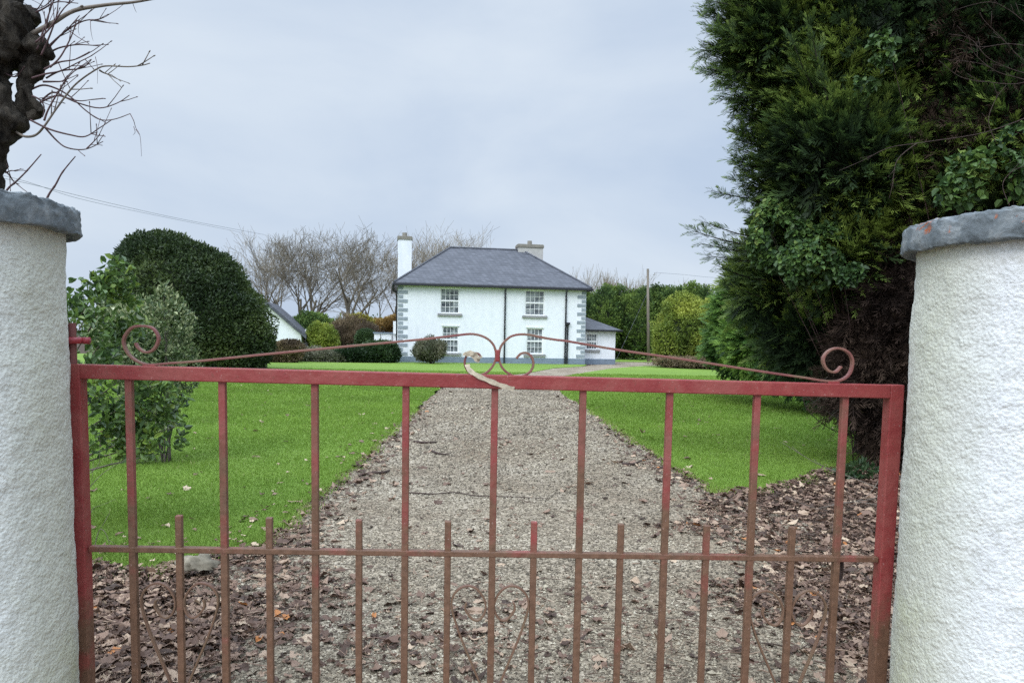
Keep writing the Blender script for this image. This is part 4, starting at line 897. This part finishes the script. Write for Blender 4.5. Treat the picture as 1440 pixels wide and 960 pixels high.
A = [lobe(1100, 62, 9.8, 66, 48, 80), lobe(1170, 130, 9.6, 84, 75, 90), lobe(1142, 205, 9.7, 58, 58, 80), lobe(1190, 230, 9.3, 95, 100, 90), lobe(1240, 60, 9.4, 115, 95, 110),
     lobe(1138, 315, 9.7, 56, 52, 70), lobe(1200, 350, 9.5, 90, 80, 90), lobe(1120, 400, 10.5, 75, 65, 80), lobe(1150, 465, 10.2, 68, 50, 80), lobe(1190, -60, 9.6, 130, 90, 110), lobe(1100, -10, 9.8, 45, 50, 60)]
dead = [lobe(1236, 465, 9.2, 56, 74, 60), lobe(1270, 548, 9.0, 66, 60, 60), lobe(1280, 440, 9.0, 90, 110, 80), lobe(1292, 605, 9.0, 58, 42, 50), lobe(1226, 545, 9.0, 58, 46, 50), lobe(1256, 590, 8.9, 44, 40, 44)]
tips = [(1100, 70, 985, 70, 9.4, 1.3), (1090, 40, 1003, 22, 9.5, 1.2), (1100, 90, 1000, 100, 9.3, 1.2), (1100, 20, 1040, -8, 9.6, 1.2), (1110, 60, 1010, 48, 9.2, 1.5), (1110, 120, 1020, 118, 9.3, 1.2), (1110, 150, 1030, 140, 9.3, 1.2),
        (1110, 180, 1030, 182, 9.4, .9), (1110, 200, 1035, 196, 9.3, 1.0), (1110, 240, 1040, 225, 9.3, .9), (1100, 275, 1000, 268, 9.3, .8), (1110, 265, 1035, 252, 9.3, 1.0), (1100, 300, 1050, 296, 9.3, .9),
        (1100, 345, 975, 325, 9.2, 1.0), (1100, 350, 985, 342, 9.3, 1.0), (1100, 335, 990, 312, 9.3, .8), (1100, 360, 1000, 360, 9.4, 1.0), (1100, 395, 1005, 372, 9.6, .9), (1110, 420, 1020, 398, 9.8, 1.0),
        (1180, -5, 1160, -30, 9.0, 1.0), (1160, 150, 1115, 60, 8.6, 1.3), (1170, 160, 1140, 40, 8.5, 1.2), (1240, 150, 1205, 70, 8.6, 1.2), (1270, 110, 1290, 45, 8.5, 1.2), (1300, 190, 1260, 130, 8.5, 1.2)]
rt_ = random.Random(31)
for i in range(46):
    y = -10+i*6.5; far = (988 if y < 105 else 1022 if y < 150 else 1034)+rt_.uniform(0, 26); tips.append((1115, y+rt_.uniform(0, 30), far, y+rt_.uniform(-14, 10), 9.2+rt_.random()*.5, .8+rt_.random()*.5))
conifer('huge dark conifer behind the right pillar, its boughs reaching left over the sky', A, 15000, .31, M['f_con'], (5.0, 10.2), .28, k=9, lw=.05, up_=.5, coref=.66, gap=.30, tf=1.3, tips=tips, dead=dead, top=6.5)
B = [lobe(1370, 60, 9.0, 120, 110, 110), lobe(1440, 180, 8.6, 120, 120, 110), lobe(1330, 200, 9.0, 90, 100, 90), lobe(1350, 300, 9.0, 90, 80, 90), lobe(1500, 40, 8.6, 120, 130, 100), lobe(1500, 330, 8.8, 120, 130, 110), lobe(1380, -60, 9, 150, 90, 110)]
conifer('dark conifer directly behind the right pillar with bare twigs in front of it', B, 9000, .26, M['f_con'], (6.9, 9.6), .25, top=6.5, gap=.30, coref=.66, k=9, lw=.05, up_=.4, tf=1.3, dead=[(c, tuple(.84*v for v in r)) for c, r in B[:4]])
C = [lobe(1058, 440, 19, 42, 52, 50), lobe(1085, 480, 18, 55, 42, 60), lobe(1040, 480, 20, 34, 36, 40), lobe(1130, 490, 17, 50, 45, 55), lobe(1062, 405, 19, 24, 28, 30), lobe(1170, 500, 16, 60, 55, 60)]
conifer('light green conifer at the far edge of the right lawn', C, 12000, .36, M['f_con2'], (7.6, 19.3), .16, top=2.5, k=7, lw=.06, up_=.1, tf=.6)
# ivy
iv = [lobe(1105, 330, 9.0, 42, 48, 30), lobe(1140, 370, 8.7, 40, 36, 26), lobe(1090, 300, 9.1, 26, 28, 24), lobe(1165, 330, 8.8, 28, 24, 20), lobe(1195, 385, 8.5, 20, 18, 16), lobe(1075, 345, 9.1, 22, 30, 20)]
plant('ivy', 'glossy broad-leaved ivy hanging on the left flank of the huge conifer', 'ivy', iv, 4400, .066, .058, M['f_ivy'], None, 8, shape='oval', trunk_r=.008, stemmat='twig', base=(4.6, 9.6), depth=.6, amp=.25, freq=3, up=-.7, outw=.5, rnd=.8, tlow=.4, gap=.36, front=.9)
iv2 = [lobe(1400, 240, 7.6, 50, 38, 26), lobe(1440, 210, 7.6, 40, 34, 26), lobe(1350, 265, 7.7, 36, 22, 20), lobe(1240, 70, 8.2, 16, 22, 16), lobe(1215, 120, 8.4, 14, 12, 12), lobe(1350, 230, 7.8, 18, 16, 14)]
plant('ivy', 'glossy ivy just above the cap of the right pillar', 'ivy', iv2, 1500, .08, .07, M['f_ivy'], None, 8, shape='oval', trunk_r=.007, stemmat='twig', base=(5.6, 8.6), depth=.8, amp=.3, freq=3, up=-.6, outw=.5, rnd=.9, tlow=.4, gap=.34, front=.9)

# ------------------------------------------------------------------ twigs
def twigs(parent, name, lines, Y, r, mat, sub=3, seed=1, jit=.15):
    rn = random.Random(seed); mb = MB()
    for li, ln in enumerate(lines):
        y0 = Y+rn.uniform(-jit, jit); P = smoothline([at(x, y, y0+rn.uniform(-.02, .02)) for x, y in ln], 5); m = len(P)
        rr = r*(1.0 if len(ln) > 3 else .75); mb.tube(P, [rr*(1-.65*i/(m-1)) for i in range(m)], 6)
        for _ in range(sub):
            i = rn.randrange(m//4, m-1); t = (P[i+1]-P[i-1]).normalized(); s_ = (t+Vector((rn.gauss(0, .5), rn.gauss(0, .3), rn.gauss(.15, .6)))).normalized(); L = rn.uniform(.04, .16)
            mb.tube([P[i], P[i]+s_*L*.5+Vector((0, 0, .005)), P[i]+s_*L+Vector((0, 0, L*.12))], [rr*.45, rr*.35, rr*.3], 5)
            mb.tube([P[i]+s_*L+Vector((0, 0, L*.12)), P[i]+s_*(L+.012)+Vector((0, 0, L*.12))], [rr*.55, rr*.3], 5)
    return mb.obj(name, mat, parent, True, smooth=True)
YT = 4.6
pt_ = empty('pollard_tree', (at(-25, 300, YT).x, YT, 0), 0, 'gnarled dark pollarded tree with red-brown twigs rising behind the left pillar', 'tree')
def knots():
    # burled trunk grown as one skinned surface
    L = [((-22, 700), 16), ((-24, 420), 17), ((-22, 300), 18), ((-16, 235), 20), ((-10, 205), 20), ((-2, 172), 27), ((-2, 150), 22), ((-14, 120), 22), ((-14, 95), 24), ((0, 62), 32), ((10, 38), 32), ((2, 12), 30), ((-10, -30), 28), ((-25, -90), 30)]
    chains = [L, [((2, 165), 20), ((22, 172), 15), ((36, 176), 9)], [((20, 165), 13), ((32, 145), 11), ((36, 120), 10), ((42, 100), 14), ((50, 82), 15), ((60, 70), 11), ((74, 82), 5)], [((2, 150), 18), ((16, 168), 16), ((28, 182), 11)],
              [((14, 60), 20), ((36, 62), 17), ((50, 66), 15), ((62, 74), 10)], [((12, 30), 22), ((34, 22), 15), ((43, 34), 13)], [((36, 120), 8), ((44, 138), 5), ((54, 150), 5), ((58, 158), 4)], [((40, 165), 7), ((52, 160), 5), ((60, 150), 4)], [((40, 90), 13), ((28, 78), 15), ((10, 80), 22)]]
    mb = MB()
    for ci, ch in enumerate(chains):
        P = smoothline([at(x, y, YT+.03*(ci % 3)) for (x, y), r in ch], 7); rs = smoothline([(r, 0, 0) for _, r in ch], 7)
        n0 = len(mb.v); k = 26; m = len(P)
        rad = []
        for i, p in enumerate(P): rad.append(max(rs[i].x*YT/F, .008)*(.25 if (i in (0, m-1) and ci) else 1))
        mb.tube(P, rad, k)
        for q in range(n0, len(mb.v)):
            v = Vector(mb.v[q]); i = min((q-n0)//k, m-1); d = (v-P[i]); w = 1+.35*mnoise.noise(v*9)+.28*mnoise.noise(v*24)+.15*mnoise.noise(v*60); mb.v[q] = tuple(P[i]+d*w+Vector((0, 0, .012*mnoise.noise(v*20+Vector((5, 5, 5))))))
    mb.obj('trunk', M['darkbark'], pt_, True, smooth=True)
knots()
TW = [[(45, 48), (75, 32), (105, 15), (150, 7), (190, 3), (240, -6)]]
twigs(pt_, 'branch', TW, YT, .016, M['twigl'], 4, 3, 0)
TW = [[(55, 78), (85, 50), (110, 33), (130, 28), (155, 33)], [(128, 29), (140, 27), (150, 23)], [(70, 74), (85, 67), (110, 63), (140, 65)], [(62, 98), (82, 88), (105, 84), (125, 75)], [(45, 110), (65, 104), (85, 100), (110, 88), (130, 78)],
      [(42, 127), (60, 120), (80, 125), (100, 137), (120, 155), (140, 168), (160, 168), (183, 160)], [(55, 145), (70, 138), (85, 135), (110, 145), (140, 152), (165, 145), (182, 134)], [(43, 169), (70, 182), (100, 190), (120, 192), (140, 180), (158, 168)],
      [(62, 178), (80, 198), (95, 208), (120, 210), (145, 199)], [(122, 209), (132, 199), (141, 189)], [(62, 170), (70, 150), (95, 110), (115, 92)], [(45, 22), (55, 10), (66, -8)], [(52, 70), (62, 40), (72, 10), (78, -10)], [(58, 78), (70, 50), (80, 20), (82, -10)],
      [(60, 60), (68, 25), (74, -10)], [(30, 0), (32, -12)], [(45, 20), (62, 12), (80, 3), (110, 5)], [(66, 70), (80, 55), (98, 38), (112, 22)], [(60, 115), (75, 115), (88, 114), (95, 106)], [(70, 95), (85, 80), (100, 52), (108, 28)], [(50, 60), (70, 40), (90, 12), (104, 0)],
      [(65, 110), (85, 100), (115, 96), (128, 85)], [(60, 140), (75, 130), (95, 138), (112, 142), (130, 140)], [(5, 100), (12, 106), (22, 108), (28, 104)], [(2, 236), (12, 245), (20, 256), (27, 259)], [(8, 243), (16, 240), (22, 241)], [(45, 135), (55, 140), (62, 150), (60, 165)], [(72, 0), (64, 8), (50, 14)]]
twigs(pt_, 'twigs', TW, YT, .0062, M['twig'], 3, 5, .12)
twigs(pt_, 'long_shoots', [[(22, 185), (35, 192), (50, 190), (62, 178), (80, 152), (105, 120), (135, 98), (150, 93), (180, 94), (200, 92), (211, 89)], [(140, 99), (147, 103), (158, 106)]], YT, .008, M['twigl'], 5, 8, .03)
for ln_ in [[(183, 160), (188, 170), (191, 180), (197, 192), (199, 220)], [(188, 178), (190, 186), (187, 190)], [(191, 182), (195, 188), (197, 190)], [(127, 28), (128, 45), (131, 58)], [(134, 80), (137, 95), (137, 118)], [(187, 6), (190, 14), (192, 18)], [(112, 30), (110, 42), (112, 50)]]: twigs(pt_, 'hanging_seeds', [ln_], YT, .0026, M['twig'], 0, 9, .0)
def shoot(label, pts, Y):
    P = smoothline([at(x, y, Y) for x, y in pts], 5); b = P[0].copy(); m = len(P); mb = MB().tube([p-b for p in P], [.0055*(1-.55*i/(m-1))*(1.25 if i % 6 == 3 else 1) for i in range(m)], 6)
    o = mb.obj('shoot', M['twig'], smooth=True); o.location = b; tag(o, label, 'shoot')
shoot('straight red-brown shoot leaning over the left end of the left pillar cap', [(-10, 300), (10, 267), (22, 256), (38, 240), (58, 217)], 3.4)
shoot('single red-brown shoot rising beyond the right edge of the left pillar cap', [(55, 310), (67, 277), (78, 260), (88, 242), (106, 220)], 3.4)
# leafless twigs on the right
rt = empty('bare_sapling', (at(1460, 300, 7.2).x, 7.2, 0), 0, 'bare pale twigs crossing in front of the conifer at the top right', 'sapling')
twigs(rt, 'twigs', [[(1475, 70), (1420, 62), (1380, 66), (1345, 55)], [(1475, 110), (1430, 100), (1390, 82), (1365, 55), (1335, 48)], [(1480, 95), (1440, 85), (1410, 55), (1385, 30), (1378, 18)], [(1475, 105), (1430, 118), (1385, 115), (1350, 108), (1320, 85)],
    [(1475, 125), (1440, 112), (1400, 100), (1370, 75), (1362, 50)], [(1400, 100), (1380, 90), (1345, 85)], [(1480, 20), (1450, 35), (1420, 15), (1390, 3), (1340, 15)], [(1480, 150), (1390, 185), (1300, 200), (1250, 208), (1215, 225), (1180, 240)], [(1290, 201), (1262, 225), (1255, 260), (1250, 280)],
    [(1420, 290), (1410, 260), (1425, 240), (1450, 232)], [(1400, 200), (1390, 170), (1400, 140), (1415, 120)]], 7.2, .0042, M['rust'], 3, 12, .15)
b = Vector((at(1470, 100, 7.2))); MB().tube(smoothline([Vector((b.x, 7.2, -.05)), Vector((b.x+.1, 7.2, 2)), b], 6), [.03]*7+[.012]*6, 8).obj('trunk', M['twigl'], rt, True, smooth=True)
# drooping dead lower branches of the conifer and brambles at its foot
db = empty('dead_branches', (at(1230, 560, 8.9).x, 8.9, 0), 0, 'dark leafless branches drooping to the grass under the huge conifer', 'branches')
ln = []
rn = random.Random(4)
for i in range(34):
    x0 = 1160+rn.random()*90; y0 = 545+(x0-1160)*.62+rn.uniform(-25, 18); ex = x0-rn.uniform(10, 60)+35; ey = y0+rn.uniform(15, 55)
    ln.append([(x0, y0), ((x0+ex)/2-rn.uniform(0, 22), (y0+ey)/2+rn.uniform(-4, 10)), (ex, ey)])
ln += [[(1125, 548), (1150, 570), (1180, 590), (1215, 620), (1250, 640)], [(1128, 552), (1135, 575), (1160, 598), (1190, 612), (1240, 632)], [(1150, 545), (1165, 572), (1205, 606), (1260, 622)], [(1180, 600), (1210, 622), (1245, 632), (1270, 640)]]
twigs(db, 'twigs', ln, 8.9, .0065, M['darkbark'], 3, 14, .25)
br = empty('bramble', (at(1230, 690, 7.2).x, 7.2, 0), 0, 'arching leafless bramble stems over the leaf litter by the right stile', 'bramble')
twigs(br, 'stems', [[(1250, 680), (1230, 700), (1180, 708), (1120, 725), (1085, 735)], [(1245, 690), (1200, 672), (1150, 652), (1100, 622)], [(1245, 712), (1200, 705), (1160, 712), (1110, 728)], [(1240, 668), (1215, 700), (1160, 712)], [(1240, 735), (1190, 745), (1140, 740), (1060, 758)],
    [(1250, 745), (1200, 738), (1150, 752), (1100, 770)], [(1110, 700), (1150, 715), (1190, 720)], [(1005, 775), (1010, 755), (1012, 745)]], 6.6, .0045, M['twigl'], 2, 15, .1)
lv = [lobe(1210, 660, 8.2, 22, 10, 12), lobe(1185, 662, 8.3, 12, 7, 8)]
V, Fc, T = foliage(lv, 240, .07, .04, 'oval', depth=.7, zmin=.05); obj('leaves', fast('leaves', V, Fc, T), M['f_dk'], br, True)
wl = empty('seedling', (gnd(140, 760).x, gnd(140, 760).y, 0), 0, 'thin wiry weed stems at the foot of the left stile', 'weed')
twigs(wl, 'stems', [[(128, 800), (133, 770), (140, 745), (150, 752), (160, 790)], [(122, 690), (145, 665), (178, 645)], [(122, 668), (138, 655), (140, 640)], [(126, 790), (140, 780), (155, 775)], [(124, 730), (130, 716), (135, 712)]], 5.0, .0035, M['twigl'], 2, 16, .05)

# ------------------------------------------------------------------ light
w = bpy.data.worlds.new('World'); scene.world = w; w.use_nodes = True; t = w.node_tree; bg = t.nodes['Background']
SUN_EL, SUN_AZ = R(42), R(212)          # azimuth clockwise from +Y: behind the camera, to the left
sky = t.nodes.new('ShaderNodeTexSky'); sky.sky_type = 'NISHITA'; sky.sun_disc = False; sky.sun_elevation = SUN_EL; sky.sun_rotation = SUN_AZ; sky.dust_density = 3
tc = t.nodes.new('ShaderNodeTexCoord'); mp = t.nodes.new('ShaderNodeMapping'); mp.inputs['Scale'].default_value = (1, 1, 2.4); mp.inputs['Location'].default_value = (.35, .2, .1); t.links.new(tc.outputs['Generated'], mp.inputs['Vector'])
nz = t.nodes.new('ShaderNodeTexNoise'); nz.inputs['Scale'].default_value = 1.9; nz.inputs['Detail'].default_value = 6; nz.inputs['Roughness'].default_value = .5; nz.inputs['Distortion'].default_value = .3; t.links.new(mp.outputs[0], nz.inputs['Vector'])
cr = t.nodes.new('ShaderNodeValToRGB'); e = cr.color_ramp.elements; e[0].position = .36; e[0].color = (.49, .59, .74, 1); e[1].position = .66; e[1].color = (.67, .75, .845, 1); t.links.new(nz.outputs['Fac'], cr.inputs['Fac'])
sp = t.nodes.new('ShaderNodeSeparateXYZ'); t.links.new(tc.outputs['Generated'], sp.inputs[0])
mr = t.nodes.new('ShaderNodeMapRange'); mr.inputs['From Min'].default_value = .40; mr.inputs['From Max'].default_value = 1; mr.inputs['To Min'].default_value = 11.2; mr.inputs['To Max'].default_value = 36.0; t.links.new(sp.outputs[2], mr.inputs['Value'])
sc_ = t.nodes.new('ShaderNodeVectorMath'); sc_.operation = 'SCALE'; t.links.new(cr.outputs[0], sc_.inputs[0]); dt = t.nodes.new('ShaderNodeVectorMath'); dt.operation = 'DOT_PRODUCT'; t.links.new(tc.outputs['Generated'], dt.inputs[0])
dt.inputs[1].default_value = (math.sin(SUN_AZ)*math.cos(SUN_EL), math.cos(SUN_AZ)*math.cos(SUN_EL), math.sin(SUN_EL))
m2 = t.nodes.new('ShaderNodeMapRange'); m2.interpolation_type = 'SMOOTHSTEP'; m2.inputs['From Min'].default_value = .2; m2.inputs['From Max'].default_value = 1; m2.inputs['To Min'].default_value = 1; m2.inputs['To Max'].default_value = 2.4; t.links.new(dt.outputs['Value'], m2.inputs['Value'])
mm = t.nodes.new('ShaderNodeMath'); mm.operation = 'MULTIPLY'; t.links.new(mr.outputs[0], mm.inputs[0]); t.links.new(m2.outputs[0], mm.inputs[1])
t.links.new(mm.outputs[0], sc_.inputs['Scale'])
mx = t.nodes.new('ShaderNodeMix'); mx.data_type = 'RGBA'; mx.inputs[0].default_value = .92; t.links.new(sky.outputs[0], mx.inputs[6]); t.links.new(sc_.outputs[0], mx.inputs[7]); t.links.new(mx.outputs[2], bg.inputs['Color']); bg.inputs['Strength'].default_value = .1
sun = bpy.data.objects.new('sun', bpy.data.lights.new('sun', 'SUN')); COL.objects.link(sun); sun.data.energy = 1.15; sun.data.angle = R(25); sun.data.color = (1, .95, .88)
sd = Vector((math.sin(SUN_AZ)*math.cos(SUN_EL), math.cos(SUN_AZ)*math.cos(SUN_EL), math.sin(SUN_EL))); sun.rotation_euler = sd.to_track_quat('Z', 'Y').to_euler(); sun.location = (0, -5, 20)
scene.cycles.use_denoising = False; scene.cycles.pixel_filter_type = 'BLACKMAN_HARRIS'; scene.cycles.filter_width = 1.5
vs = scene.view_settings; vs.view_transform = 'Standard'; vs.look = 'None'; vs.exposure = 0; vs.gamma = 1; vs.use_curve_mapping = False
scene.cycles.max_bounces = 5; scene.cycles.transparent_max_bounces = 4
